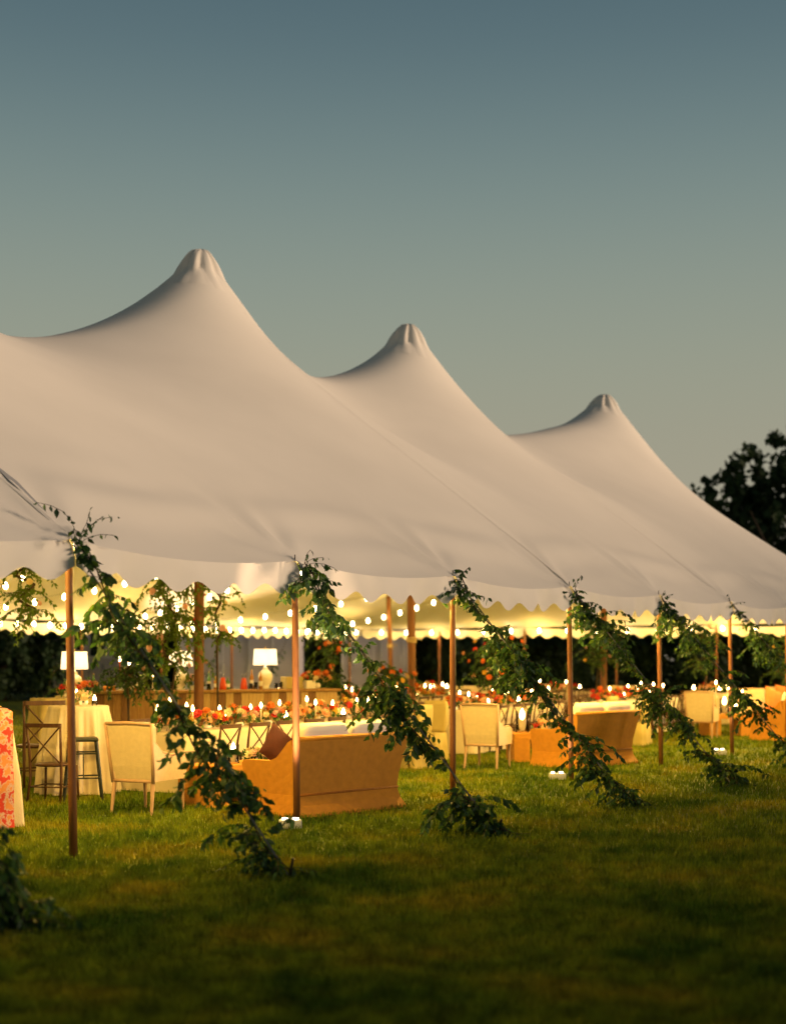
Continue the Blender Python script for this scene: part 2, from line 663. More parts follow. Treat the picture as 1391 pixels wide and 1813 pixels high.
def build_peak_cap(t, d, z, k):
    """gathered cloth over the pole head"""
    mb = MB()
    rr = [0.0, .07, .14, .21, .28, .34, .39, .45, .55, .70]
    n = 64
    rings = []
    for r in rr:
        ring = []
        for j in range(n):
            a = 2 * PI * j / n
            wob = 1 + 0.09 * math.sin(a * 9 + k) * min(1, r / .15) + 0.04 * math.sin(a * 17 + 2 * k)
            r2 = r * (wob if r < .6 else 1)
            tt, dd = t + r2 * math.cos(a), d + r2 * math.sin(a)
            # crown dome over the first 22 cm, then follows the canopy
            hs = float(canopy_detail(np.array(tt), np.array(dd)))
            edge = float(canopy_h(np.array(t + .39 * math.cos(a)), np.array(d + .39 * math.sin(a))))
            if r <= .39:
                q = r / .39
                zz = edge + .02 + (z + .05 - edge) * (1 - q ** 2.3)
            else:
                zz = hs + 0.014 * (1 - (r - .39) / .31) + .001 + 0.012 * math.sin(a * 9 + k) * max(0, 1 - (r - .39) / .3)
            zz += 0.010 * math.sin(a * 13 + k * 2) * (0.3 if r < .1 else 1) * (1.3 if r < .6 else .2)
            ring.append(loc(TD(tt, dd, zz)))
        rings.append(ring)
    mb.loft(rings)
    mb.build('peak_cap', 'canvas', tent, True)


for k, (t, d, z) in enumerate(PEAKS):
    build_peak_cap(t, d, z, k)


def seam(a, b, w=0.012, off=0.002):
    mb = MB()
    n = 60
    l, r_ = [], []
    dv = Vector((b[0] - a[0], b[1] - a[1])).normalized()
    px, py = -dv.y, dv.x
    for i in range(n + 1):
        q = i / n
        t = a[0] + (b[0] - a[0]) * q
        d = a[1] + (b[1] - a[1]) * q
        for lst, sg in ((l, 1), (r_, -1)):
            tt, dd = t + sg * px * w, d + sg * py * w
            lst.append(loc(TD(tt, dd, float(canopy_detail(np.array(tt), np.array(max(dd, 0)))) + off)))
    vs = l + r_
    mb.add(vs, [(i, i + 1, n + 1 + i + 1, n + 1 + i) for i in range(n)])
    mb.build('seam_tape', 'seam_canvas', tent, True)


for pk, poles in ((PEAKS[0], (0,)), (PEAKS[1], (3,)), (PEAKS[2], (5,)), (PEAKS[3], (8,))):
    for p_ in poles:
        dv = Vector((p_ * SP - pk[0], -pk[1])).normalized()
        seam((pk[0] + dv.x * .6, pk[1] + dv.y * .6), (p_ * SP, 0.04))


def valance(p0, p1, nsc, outward, name='valance', lift=0.0):
    """scalloped hem hanging between two poles; p in (t,d)"""
    mb = MB()
    a = Vector(p0)
    b = Vector(p1)
    L = (b - a).length
    cols = nsc * 10
    rows = 5
    vs = []
    for i in range(cols + 1):
        q = i / cols
        t, d = a + (b - a) * q
        sag = 0.10 * math.sin(PI * q) ** 0.8
        top = EAVE - sag + 0.014
        sc = .5 + .5 * math.cos(2 * PI * q * nsc)
        bot = 2.365 + 0.11 * sc ** 1.15 - 0.055 * math.sin(PI * q) - lift
        for j in range(rows + 1):
            w_ = j / rows
            z = top + (bot - top) * w_
            bil = (0.035 * math.sin(q * nsc * PI * 0.66 + 1) + 0.02 * math.sin(q * 23)) * w_ + 0.004 + 0.028 * w_
            bil += 0.040 * math.sin(q * 37 + 3 * w_) * math.exp(-min(q, 1 - q) * 8) * (1 - w_ * .5)
            vs.append(loc(TD(t + outward[0] * bil, d + outward[1] * bil, z)))
    fs = []
    for i in range(cols):
        for j in range(rows):
            k = i * (rows + 1) + j
            fs.append((k, k + 1, k + rows + 2, k + rows + 1))
    mb.add(vs, fs)
    return mb.build(name, 'valance_canvas', tent, True)


NP0, NP1 = -1, 10
front_ts = [k * SP for k in range(NP0, NP1 + 1)]
for k in range(-2, 10):
    a_, b_ = max(k * SP, T0), min((k + 1) * SP, T1)
    if b_ - a_ > .3:
        valance((a_, 0), (b_, 0), 6, (0, -1))
        valance((a_, W), (b_, W), 6, (0, 1))
valance((10 * SP, 0), (T1, 0), 1, (0, -1))
valance((10 * SP, W), (T1, W), 1, (0, 1))
end_ds = [W * k / 6 for k in range(7)]
for k in range(6):
    valance((T1, end_ds[k]), (T1, end_ds[k + 1]), 6, (1, 0))


def side_pole(t, d, dx=0.0, dy=0.0, r=0.036, top=2.60, par=None):
    mb = MB()
    b = TD(t, d)
    base = (b.x - P0.x + dx, b.y - P0.y + dy, -0.03)
    tp = (b.x - P0.x, b.y - P0.y, top)
    mb.tube([Vector(base).lerp(Vector(tp), q) for q in (0, .25, .5, .75, .985, 1)],
            [r, r * 1.03, r, r * .97, r * .92, r * .55], 12)
    o = mb.build('side_pole', 'pole_wood', tent, True)
    mb = MB()
    mb.tube([(tp[0], tp[1], top - .005), (tp[0], tp[1], top + .17)], [.008, .006], 6)
    mb.build('pole_pin', 'iron', o)
    return o


# front poles stand where the photo's stand; feet slightly kicked out
jit = {0: (0.04, 0), 1: (0.02, .0), 2: (.0, 0), 3: (.03, 0), 4: (.04, 0), 5: (.05, 0), 6: (.02, 0)}
for k in range(-1, 11):
    dx, dy = jit.get(k, (0, 0))
    side_pole(k * SP, 0.02, dx, dy)
for k in range(-1, 11):
    side_pole(k * SP, W - 0.02)
for d_ in end_ds[1:-1]:
    side_pole(T1 - 0.02, d_)


def centre_pole(t, d, top, r=0.082, lean=(0, 0)):
    mb = MB()
    b = TD(t, d)
    bx, by = b.x - P0.x, b.y - P0.y
    pts = [(bx + lean[0] * (1 - q), by + lean[1] * (1 - q), -0.05 + (top + .05) * q) for q in (0, .1, .25, .4, .6, .8, 1)]
    mb.tube(pts, [r * 1.08, r, r * 1.03, r, r * .97, r * .93, r * .88], 14)
    o = mb.build('centre_pole', 'pole_wood', tent, True)
    mb = MB()
    zc = 2.02
    q = zc / top
    cx, cy = bx + lean[0] * (1 - q), by + lean[1] * (1 - q)
    for k in range(5):
        ring = [(cx + (r + .014) * math.cos(a), cy + (r + .014) * math.sin(a), zc + k * .022 + .006 * math.sin(a * 2 + k))
                for a in [2 * PI * j / 14 for j in range(15)]]
        mb.tube(ring, .013, 6)
    mb.tube([(cx + r, cy, zc + .06), (cx + r + .09, cy - .02, zc + .09), (cx + r + .13, cy - .03, zc + .03)], .012, 6)
    mb.build('rope_band', 'rope', o, True)
    return o


for k, (t, d, z) in enumerate(PEAKS):
    centre_pole(t, d, z - .12, 0.082, (0.09, 0) if k == 2 else (-.03, 0))
hq = float(canopy_h(np.array(27.2), np.array(15.1)))
centre_pole(27.2, 15.1, hq - .02, 0.074, (0.12, 0))

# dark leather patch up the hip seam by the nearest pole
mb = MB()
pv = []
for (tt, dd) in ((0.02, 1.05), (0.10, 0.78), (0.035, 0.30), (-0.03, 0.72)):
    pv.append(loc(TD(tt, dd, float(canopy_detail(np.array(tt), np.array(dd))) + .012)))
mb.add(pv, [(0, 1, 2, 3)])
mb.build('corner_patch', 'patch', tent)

# ------------------------------------------------------------------ leaves and garlands


def leaf_mesh(name, L, Wd, m, curl=0.12):
    mb = MB()
    vs = [(0, 0, 0), (-Wd * .5, L * .38, curl * L * .3), (Wd * .5, L * .38, curl * L * .3), (-Wd * .3, L * .72, 0), (Wd * .3, L * .72, 0),
          (0, L, -curl * L), (0, L * .4, -curl * L * .25), (0, L * .72, -curl * L * .45)]
    fs = [(0, 6, 1), (0, 2, 6), (1, 6, 7, 3), (6, 2, 4, 7), (3, 7, 5), (7, 4, 5)]
    mb.add(vs, fs)
    me = bpy.data.meshes.new(name)
    me.from_pydata(mb.v, [], mb.f)
    me.materials.append(MATS[m])
    return me


LEAFS = [leaf_mesh('leaf', .080, .044, 'leaf_a'), leaf_mesh('leaf', .066, .038, 'leaf_b'), leaf_mesh('leaf', .090, .046, 'leaf_c'),
         leaf_mesh('leaf', .060, .036, 'leaf_a', .2)]
LEAF_V = [np.array([v.co[:] for v in me.vertices]) for me in LEAFS]
LEAF_F = [[tuple(p.vertices) for p in me.polygons] for me in LEAFS]


def leaf_matrix(p, dirv, sc=1.0, spin=None):
    d = Vector(dirv).normalized()
    q = d.to_track_quat('Y', 'Z')
    M = Matrix.Translation(p) @ q.to_matrix().to_4x4() @ Matrix.Rotation(rnd.uniform(0, 2 * PI) if spin is None else spin, 4, 'Y')
    return M @ Matrix.Scale(sc, 4)


LS = [1.0]


def strands(path, density, length, spread, tendrils, g=0.0):
    """leaf placements: list of matrices hung off a path of points (local)"""
    out = []
    tw = []
    n = len(path)
    ph = rnd.uniform(0, 6)
    for k in range(density):
        q = rnd.random() ** (1 + g)
        fi = q * (n - 1)
        i = min(int(fi), n - 2)
        p = path[i].lerp(path[i + 1], fi - i)
        clump = 0.72 + 0.55 * math.sin(q * 15 + ph) + rnd.uniform(-.25, .3)
        if q > .84 and spread >= 1.0:
            clump = max(clump, .95)
        if rnd.random() > clump + .12:
            continue
        clump = max(.3, clump)
        a = rnd.uniform(0, 2 * PI)
        ln = length * rnd.uniform(.3, 1.0) * clump
        d = Vector((math.cos(a) * spread, math.sin(a) * spread, rnd.uniform(-.5, .35)))
        if rnd.random() < tendrils:
            ln *= 1.7
            d.z = rnd.uniform(.0, 1.1)
        steps = max(3, int(ln / .045))
        pts = [p.copy()]
        v = d.normalized()
        for s_ in range(steps):
            v = (v + Vector((rnd.uniform(-.22, .22), rnd.uniform(-.22, .22), -.12))).normalized()
            pn = pts[-1] + v * (ln / steps)
            if pn.z < .02:
                pn.z = .02
            pts.append(pn)
            for rep in range(2):
                a2 = rnd.uniform(0, 2 * PI)
                ld = Vector((math.cos(a2) * .7, math.sin(a2) * .7, -rnd.uniform(.1, 1.3))) + v * .4
                out.append((leaf_matrix(pn, ld, rnd.uniform(.65, 1.3) * LS[0]), pn))
        tw.append(pts)
    return out, tw


def joined_leaves(name, mats, parent, mat_choice=None, kind='stuff'):
    vs, fs, mi = [], [], []
    k = 0
    for (M, p) in mats:
        i = mat_choice if mat_choice is not None else rnd.choice((0, 0, 1, 2, 3))
        A = np.array(M)
        v = LEAF_V[i] @ A[:3, :3].T + A[:3, 3]
        vs.append(v)
        fs += [tuple(x + k for x in f) for f in LEAF_F[i]]
        mi += [{0: 0, 1: 1, 2: 2, 3: 0}[i]] * len(LEAF_F[i])
        k += len(v)
    me = bpy.data.meshes.new(name)
    me.from_pydata(np.concatenate(vs).tolist(), [], fs)
    for m in ('leaf_a', 'leaf_b', 'leaf_c'):
        me.materials.append(MATS[m])
    me.polygons.foreach_set('material_index', mi)
    me.update()
    o = mobj(name, me, parent)
    if kind:
        o['kind'] = kind
    return o


def garland(k, label, top, stake, dens, length=.36, single=0, sc=1.0, tend=.12, group='leaf garlands wound down the guy lines', spread=1.0):
    root = thing('leaf_garland', label, 'garland', tuple(stake), 0, group)
    a = Vector(top) - Vector(stake)
    n = 24
    path = []
    for i in range(n + 1):
        q = i / n
        p = a * (1 - q)
        p.z -= .10 * math.sin(PI * q)
        p += Vector((math.sin(q * 19 + k) * .035 + (.03 if k < 10 else 0), math.cos(q * 15 + k) * .035 - (.05 * math.sin(PI * q) if k < 10 else 0), .03 * math.sin(q * 27 + k)))
        p.z = max(p.z, .03)
        path.append(p)
    LS[0] = sc
    out, tw = strands(path, dens, length, spread, tend)
    LS[0] = 1.0
    # a few trails running up over the hem beyond the pole head
    for r_ in range(6 if k == 0 else 2):
        p = path[0].copy()
        v = Vector((rnd.uniform(-.2, .7), rnd.uniform(-.5, .2), rnd.uniform(.35, 1.0))).normalized()
        pts = [p]
        for s_ in range(rnd.randint(5, 10) if k == 0 else rnd.randint(3, 5)):
            v = (v + Vector((rnd.uniform(-.25, .35), rnd.uniform(-.2, .2), -.14))).normalized()
            p = p + v * .055
            pts.append(p)
            out.append((leaf_matrix(p, Vector((rnd.uniform(-.6, .6), rnd.uniform(-.6, .6), -rnd.uniform(.1, 1))), rnd.uniform(.6, 1.1)), p))
        tw.append(pts)
    mb = MB()
    mb.tube(path, .007, 5)
    for pts in tw:
        mb.tube(pts[::2] if len(pts) > 4 else pts, .0028, 3, caps=False)
    mb.build('vine_stem', 'bark', root)
    rnd.shuffle(out)
    one = out[:single]
    rest = out[single:]
    for (M, p) in one:
        o = mobj('leaf', LEAFS[rnd.choice((0, 0, 1, 2, 3))], root)
        o.matrix_local = M
    if rest:
        joined_leaves('foliage', rest, root)
    return root


# guy straps (parts of the tent) and garlands (things of their own)
OUT = -N
ORD = {-1: 'leafy garland at the picture edge, mostly out of view, spilling over dark grass',
       0: 'leafy garland falling from the nearest pole past the white armchair to the grass',
       1: 'leafy garland crossing in front of the draped yellow chairs, second in view',
       2: 'dense leafy garland sweeping down past the second rattan sofa',
       3: 'leafy garland ending in a dark clump beyond the second rattan sofa',
       4: 'thinner leafy garland hanging before the far coffee table',
       5: 'leafy garland farthest along the front edge, cut by the picture side'}
for k in range(-1, 7):
    t = k * SP
    top = TD(t, -0.03, 2.66)
    stk = TD(t + (0.18 if k % 2 else .10), -2.30, 0.0)
    if k == 0:
        stk = TD(.15, -2.25, 0)
    if k == -1:
        stk = Vector((-2.30, 8.75, 0))
    mb = MB()
    d_ = (top - stk).normalized()
    sdv = d_.cross(Vector((0, 1, 0))).normalized() * .008
    a_, b_ = Vector(loc(top)), Vector(loc(stk))
    mb.add([a_ - sdv, a_ + sdv, b_ + sdv, b_ - sdv], [(0, 1, 2, 3)])
    up_ = Vector((0, 0.003, 0))
    mb.add([a_ - sdv + up_, a_ + sdv + up_, b_ + sdv + up_, b_ - sdv + up_], [(3, 2, 1, 0)])
    st = mb.build('guy_strap', 'strap', tent)
    mb = MB()
    mb.tube([b_ + Vector((0.02, -.02, .16)), b_ + Vector((-.03, .03, -.1))], .012, 6)
    mb.build('stake', 'iron', st)
    if k in ORD:
        dens = {-1: 700, 0: 175, 1: 225, 2: 290, 3: 300, 4: 250, 5: 225}[k]
        garland(k, ORD[k], top, stk, dens, {0: .40, 1: .40}.get(k, .38), single=290 if k in (0, 1, 2) else 0, sc=1.15 if k < 2 else 1.05)
for j, k in enumerate((4, 5, 6, 7, 8, 9)):
    t = k * SP
    top = TD(t, W + .03, 2.72)
    stk = TD(t, W + 2.0, 0.0)
    lb = ['garland on the back edge seen dark against the trees by the first lamp', 'garland on the back edge behind the candlesticks of the bar',
          'garland slanting across the grey trailer behind the middle lamp', 'garland on the back edge against the trailer end',
          'garland on the back edge between trailer and dark gap', 'last garland along the back edge of the tent'][j]
    garland(k + 20, lb, top, stk, 50, .34, tend=.05, group='leaf garlands on the back guy lines')

# ------------------------------------------------------------------ string lights
LIGHT_COL = (1.0, 0.615, 0.125)
POWER = 5.0
bulb_me = None


def bulb_mesh():
    mb = MB()
    mb.lathe([(.004, .0), (.017, -.012), (.028, -.036), (.030, -.055), (.022, -.078), (.006, -.09)], 8)
    me = bpy.data.meshes.new('bulb')
    me.from_pydata(mb.v, [], mb.f)
    me.materials.append(MATS['bulb_glow'])
    me.polygons.foreach_set('use_smooth', [True] * len(me.polygons))
    return me


bulb_me = bulb_mesh()
LDS = {}


def lamp_point(p, watt, parent=None, r=.05, col=LIGHT_COL):
    key = (watt, r, col)
    if key not in LDS:
        l = bpy.data.lights.new('bulb_light', 'POINT')
        l.energy = watt * POWER
        l.color = col
        l.shadow_soft_size = r
        LDS[key] = l
    o = bpy.data.objects.new('bulb_light', LDS[key])
    COL.objects.link(o)
    o.location = p
    if parent:
        o.parent = parent
    return o


def string_light(label, a, b, sag, step, watt, every, group, bulbscale=1.0):
    a, b = Vector(a), Vector(b)
    root = thing('string_light', label, 'string lights', tuple(a), 0, group)
    L = (b - a).length
    n = max(2, int(L / step))
    pts = []
    m = 24
    for i in range(m + 1):
        q = i / m
        p = (b - a) * q
        p.z -= sag * 4 * q * (1 - q)
        pts.append(p)
    mb = MB()
    mb.tube(pts, .0035, 4, caps=False)
    mb.build('cable', 'black_metal', root)
    for i in range(n):
        q = (i + .5) / n
        p = (b - a) * q
        p.z -= sag * 4 * q * (1 - q) + .005
        o = mobj('bulb', bulb_me, root)
        o.location = p
        o.scale = (bulbscale * 1.5,) * 3
        if watt and i % every == every // 2:
            lamp_point(p + Vector((0, 0, -.12)), watt, root)
    return root


NB = W - .35
for j in range(6):
    t0, t1 = 1.5 + j * 5.0, 1.5 + (j + 1) * 5.0
    string_light('string of warm bulbs along the back hem, %s from the camera end' % ('first', 'second', 'third', 'fourth', 'fifth', 'sixth')[j],
                 TD(t0, NB, 2.66), TD(t1, NB, 2.66), .04, .52, 16, 4, 'bulb strings along the back hem')
for j in range(3):
    d0, d1 = .6 + j * 6.1, .6 + (j + 1) * 6.1
    string_light('string of warm bulbs along the far end hem, %s' % ('beside the front corner', 'in its middle', 'beside the back corner')[j],
                 TD(T1 - .35, d0, 2.66), TD(T1 - .35, d1, 2.66), .04, .95, 16, 2, 'bulb strings along the end hem')
for j in range(6):
    t0, t1 = -3 + j * 5.4, -3 + (j + 1) * 5.4
    string_light('string of warm bulbs tucked inside the front scallops, %s from the camera end' % ('first', 'second', 'third', 'fourth', 'fifth', 'sixth')[j],
                 TD(t0, .60, 2.71), TD(t1, .60, 2.71), .02, .9, 78, 2, 'bulb strings inside the front hem', .6)
k_ = 0
for pi_, (t, d, z) in enumerate(PEAKS):
    for (tt, dd, nm) in ((t - 3.4, W - .4, 'towards the camera'), (t + 3.4, W - .4, 'towards the far end')):
        string_light('swag of bulbs falling from the %s peak to the back hem, %s' % (('hidden', 'tallest', 'middle', 'last')[pi_], nm),
                     TD(t + .05, d + .15, 5.2), TD(tt, dd, 2.68), .55, .75, 24, 4, 'bulb swags hung from the peaks')

# ------------------------------------------------------------------ uplights at the pole feet


def make_uplight(label, p, rz, watt, aim):
    r = thing('uplight', label, 'uplight', tuple(p), rz, 'white uplight boxes on the grass', .66)
    mb = MB()
    mb.box(-.17, .17, -.11, .11, 0, .13, bev=.015)
    mb.build('housing', 'white_box', r, True)
    for x in (-.08, .08):
        mb = MB()
        mb.lathe([(.05, .131), (.05, .155), (.046, .16)], 12, Matrix.Translation((x, 0, 0)))
        l_ = mb.build('lens', 'uplight_glow', r)
    sp = bpy.data.lights.new('uplight_beam', 'SPOT')
    sp.energy = watt
    sp.color = (1.0, .66, .40)
    sp.spot_size = math.radians(62)
    sp.spot_blend = .6
    sp.shadow_soft_size = .06
    o = bpy.data.objects.new('uplight_beam', sp)
    COL.objects.link(o)
    o.parent = r
    o.location = (0, 0, .2)
    v = Vector(aim) - (Vector(p) + Vector((0, 0, .2)))
    v = rotz(-rz) @ v
    o.rotation_euler = (-v).to_track_quat('Z', 'Y').to_euler()
    return r


UPK = 1.0
make_uplight('low white light box with two lit tops beside the foot of the pink-lit pole', TD(3.05, -.12) + Vector((-.08, -.40, 0)), .1, 900, TD(3.06, -.02, 2.0))
make_uplight('round-cornered white light box glowing on the grass left of a pole before the second sofa', TD(9.3, .05) + Vector((-.10, 0, 0)), .05, 150, TD(9.4, .05, 2.7))
make_uplight('small far white light box beside the slanted pole near the third lounge group', TD(15.5, .05) + Vector((-.12, -.1, 0)), .0, 150, TD(15.65, .05, 2.7))
make_uplight('white light box at the foot of a back pole behind the bar', TD(20.0, W - .8), .3, 1500, TD(21, W - 3, 3.6))
make_uplight('white light box at the back edge behind the leftmost tables', TD(11.5, W - .8), .3, 700, TD(12, W - 3, 3.6))

# ------------------------------------------------------------------ furniture builders


def cushion_mb(mb, x0, x1, y0, y1, z0, z1, puff=.02, M=None):
    """soft box: superellipse lofted in z"""
    cx, cy, hx, hy = (x0 + x1) / 2, (y0 + y1) / 2, (x1 - x0) / 2, (y1 - y0) / 2
    rings = []
    for q in (0, .12, .3, .5, .7, .88, 1):
        s_ = 1 - .16 * abs(2 * q - 1) ** 4
        ring = []
        for j in range(24):
            a = 2 * PI * j / 24
            c, sn = math.cos(a), math.sin(a)
            e = .35
            ring.append((cx + hx * s_ * math.copysign(abs(c) ** e, c), cy + hy * s_ * math.copysign(abs(sn) ** e, sn), z0 + (z1 - z0) * q))
        rings.append(ring)
    top = [(cx, cy, z1 + puff)]
    mb.loft(rings, M, True, True)


def make_armchair(label, loc_, rz):
    r = thing('armchair', label, 'armchair', loc_, rz, 'upholstered armchairs of the lounges')
    # faces +Y. back panel from y=-.28 leaning back
    def pan(x0b, x1b, x0t, x1t, zb, zt, yb, yt, th):
        rings = []
        for q in (0, .25, .5, .75, .95, 1):
            z = zb + (zt - zb) * q
            xl = x0b + (x0t - x0b) * q
            xr = x1b + (x1t - x1b) * q
            y = yb + (yt - yb) * q
            i = .012 if q in (0, 1) else 0
            rings.append([(xl + i, y + i, z), (xr - i, y + i, z), (xr - i, y + th - i, z), (xl + i, y + th - i, z)])
        m = MB()
        m.loft(rings, None, True, True)
        return m
    pan(-.25, .25, -.29, .29, .37, .98, -.30, -.38, .09).build('backrest', 'upholstery', r)
    fr = MB()
    for sg in (-1, 1):
        fr.tube([(sg * .262, -.300, .34), (sg * .284, -.345, .68), (sg * .302, -.388, .985)], [.020, .019, .017], 8)
    fr.tube([(-.300, -.385, .985), (0, -.385, .997), (.300, -.385, .985)], .018, 8)
    fr.tube([(-.26, -.295, .36), (.26, -.295, .36)], .018, 8)
    fr.build('back_frame', 'chair_frame', r, True)
    for sg in (-1, 1):
        m = MB()
        prof = [(-.30, .36), (.30, .36), (.32, .50), (.30, .60), (.20, .625), (.02, .62), (-.15, .66), (-.27, .76), (-.33, .80)]
        x0, x1 = (sg * .262 - .028, sg * .262 + .028)
        m.loft([[(x, y, z) for y, z in prof] for x in (x0, x1)], None, True, True)
        m.build('arm_panel', 'upholstery_pink', r)
        m = MB()
        m.tube([(sg * .262, y, z + .008) for y, z in ((.325, .50), (.31, .60), (.20, .632), (.02, .627), (-.15, .667), (-.27, .767), (-.33, .81))], .016, 8)
        m.build('arm_rail', 'chair_frame', r, True)
        m = MB()
        m.tube([(sg * .25, -.285, .36), (sg * .262, -.33, .0)], [.026, .016], 8)
        m.build('leg', 'chair_frame', r)
        m = MB()
        m.tube([(sg * .25, .29, .36), (sg * .25, .30, .0)], [.026, .015], 8)
        m.build('leg', 'chair_frame', r)
    m = MB()
    cushion_mb(m, -.23, .23, -.24, .31, .37, .48)
    m.build('seat_cushion', 'upholstery', r, True)
    return freeze(r)


def make_sofa(label, loc_, rz, L=1.76, D=.86, pillows=()):
    r = thing('rattan_sofa', label, 'sofa', loc_, rz, 'rattan sofas with white cushions')
    h = L / 2
    yb = -D / 2
    prof = [(.0, -.035), (.03, -.03), (.12, .02), (.22, .045), (.24, .048), (.40, .03), (.60, -.01), (.80, -.055), (.83, -.06)]
    m = MB()
    outer = lambda z, o: yb + o
    rings = []
    for z, o in prof:
        e = -o * .9
        rings.append([(-h - e, yb + o, z), (h + e, yb + o, z), (h + e, yb + o + .07, z), (-h - e, yb + o + .07, z)])
    m.loft(rings, None, True, True)
    m.build('back_panel', 'wicker', r)
    m = MB()
    m.tube([(-h - .06, yb - .045, .84), (h + .06, yb - .045, .84)], .028, 8)
    m.build('top_rail', 'wicker', r, True)
    m = MB()
    m.tube([(-h + .035, yb + .04, .235), (h - .035, yb + .04, .235)], .013, 6)
    m.build('trim_band', 'wicker_dark', r, True)
    for sg in (-1, 1):
        m = MB()
        # swooping arm as a lofted side panel
        ys = [yb + .075, yb + .14, yb + .22, yb + .32, yb + .42, yb + .55, yb + .70, D / 2 + .0, D / 2 + .03]
        tops = [.83, .80, .72, .63, .595, .59, .59, .585, .54]
        rings = []
        for y, tz in zip(ys, tops):
            ring = []
            for z, o in ((0, .035), (.12, -.01), (.23, -.035), (tz * .6, -.02), (tz, .03)):
                ring.append((sg * (h + o), y, z))
            for z, o in ((tz, -.05), (tz * .5, -.09), (0, -.06)):
                ring.append((sg * (h + o), y, z))
            rings.append(ring)
        m.loft(rings, None, True, True)
        m.build('arm', 'wicker', r)
    m = MB()
    m.box(-h + .04, h - .04, yb + .08, D / 2 - .02, .03, .28)
    m.build('seat_base', 'wicker_dark', r)
    for sg in (-1, 1):
        m = MB()
        cushion_mb(m, *((-h + .07, -.005) if sg < 0 else (.005, h - .07)), yb + .10, D / 2, .285, .44)
        m.build('seat_cushion', 'cushion', r, True)
        m = MB()
        # back cushion leaning on the back, its top showing above the rail
        cushion_mb(m, -(h - .09) / 2, (h - .09) / 2, -.09, .09, 0, .565, M=Matrix.Translation((sg * (h - .07) / 2, yb + .17, .43)) @ Matrix.Rotation(.16, 4, 'X'))
        m.build('back_cushion', 'cushion', r, True)
    return freeze(r)


def make_pillow(label, p, rz, mt, s=.42, tilt=.35, roll=0.0):
    n = 12
    mb = MB()
    vs, fs = [], []
    for sgn in (1, -1):
        k0 = len(vs)
        for i in range(n + 1):
            for j in range(n + 1):
                u, v = i / n * 2 - 1, j / n * 2 - 1
                th = .075 * ((1 - u * u) * (1 - v * v)) ** .45
                pin = 1 - .07 * (1 - abs(u) ** 2) * abs(v) ** 6
                pin2 = 1 - .07 * (1 - abs(v) ** 2) * abs(u) ** 6
                vs.append((u * s / 2 * pin2, sgn * th, v * s / 2 * pin))
        for i in range(n):
            for j in range(n):
                a = k0 + i * (n + 1) + j
                fs.append((a, a + 1, a + n + 2, a + n + 1) if sgn > 0 else (a, a + n + 1, a + n + 2, a + 1))
    M = rotz(rz) @ Matrix.Rotation(tilt, 4, 'X') @ Matrix.Rotation(roll, 4, 'Y')
    mb.add(vs, fs, M)
    o = mb.build('throw_pillow', mt, None, True)
    o.location = p
    return tag(o, label, 'pillow', 'throw pillows on the sofas')


def make_coffee_table(label, loc_, rz, L=1.15, Wd=.62, H=.47):
    r = thing('coffee_table', label, 'coffee table', loc_, rz, 'rattan coffee tables')
    m = MB()
    m.box(-L / 2, L / 2, -Wd / 2, Wd / 2, H - .10, H, bev=.012)
    m.build('tabletop', 'wicker', r)
    for sg in (-1, 1):
        m = MB()
        x0, x1 = sorted((sg * (L / 2 - .005), sg * (L / 2 - .27)))
        m.box(x0, x1, -Wd / 2 + .005, Wd / 2 - .005, 0, H - .098)
        m.build('leg', 'wicker', r)
    return freeze(r)


def make_cross_chair(label, loc_, rz, seat=.46, top=.90, slip=False, name='cross_back_chair', group=None, wood='dark_wood'):
    r = thing(name, label, 'bar stool' if name == 'bar_stool' else 'chair', loc_, rz, group)
    w_ = .20
    yb = -.20
    for sg in (-1, 1):
        m = MB()
        m.tube([(sg * (w_ + .015), yb - .05, 0), (sg * w_, yb, seat * .6), (sg * w_, yb, seat), (sg * (w_ + .005), yb - .025, seat + (top - seat) * .5), (sg * (w_ + .02), yb - .06, top - .02)],
               [.015, .017, .019, .016, .014], 8)
        m.build('rear_leg', wood, r, True)
        m = MB()
        m.tube([(sg * (w_ + .02), .20, 0), (sg * w_, .18, seat - .02)], [.014, .018], 8)
        m.build('front_leg', wood, r, True)
    m = MB()
    m.lathe([(.0, seat - .022), (.20, seat - .02), (.222, seat - .01), (.225, seat + .005), (.205, seat + .014), (.0, seat + .012)], 20, Matrix.Scale(1, 4))
    m.build('seat', wood, r, True)
    m = MB()
    arc = [((w_ + .03) * math.sin(a), yb - .06 - .03 * math.cos(a), top - .01) for a in (-1.57, -1.1, -.6, 0, .6, 1.1, 1.57)]
    rings = [[(p[0], p[1] - .012, p[2] - .024), (p[0], p[1] + .012, p[2] - .024), (p[0], p[1] + .012, p[2] + .024), (p[0], p[1] - .012, p[2] + .024)] for p in arc]
    m.loft(rings, None, True, True)
    m.build('top_rail', wood, r)
    m = MB()
    z0, z1 = seat + .02, top - .035
    for sg in (-1, 1):
        pts = []
        for q in (0, .25, .5, .75, 1):
            x = sg * w_ * (2 * q - 1)
            pts.append((x, yb - .01 - .05 * q - .018 * math.sin(PI * q) + (.006 * sg), z0 + (z1 - z0) * q + .0))
        m.tube(pts, .0095, 6)
    m.build('cross_slats', wood, r, True)
    m = MB()
    zz = seat * .42
    for a, b in (((-w_, yb - .02), (w_, yb - .02)), ((-w_, .18), (w_, .18)), ((-w_, yb), (-w_, .18)), ((w_, yb), (w_, .18))):
        m.tube([(a[0], a[1], zz), (b[0], b[1], zz)], .009, 6)
    m.build('stretcher', wood, r, True)
    return freeze(r)


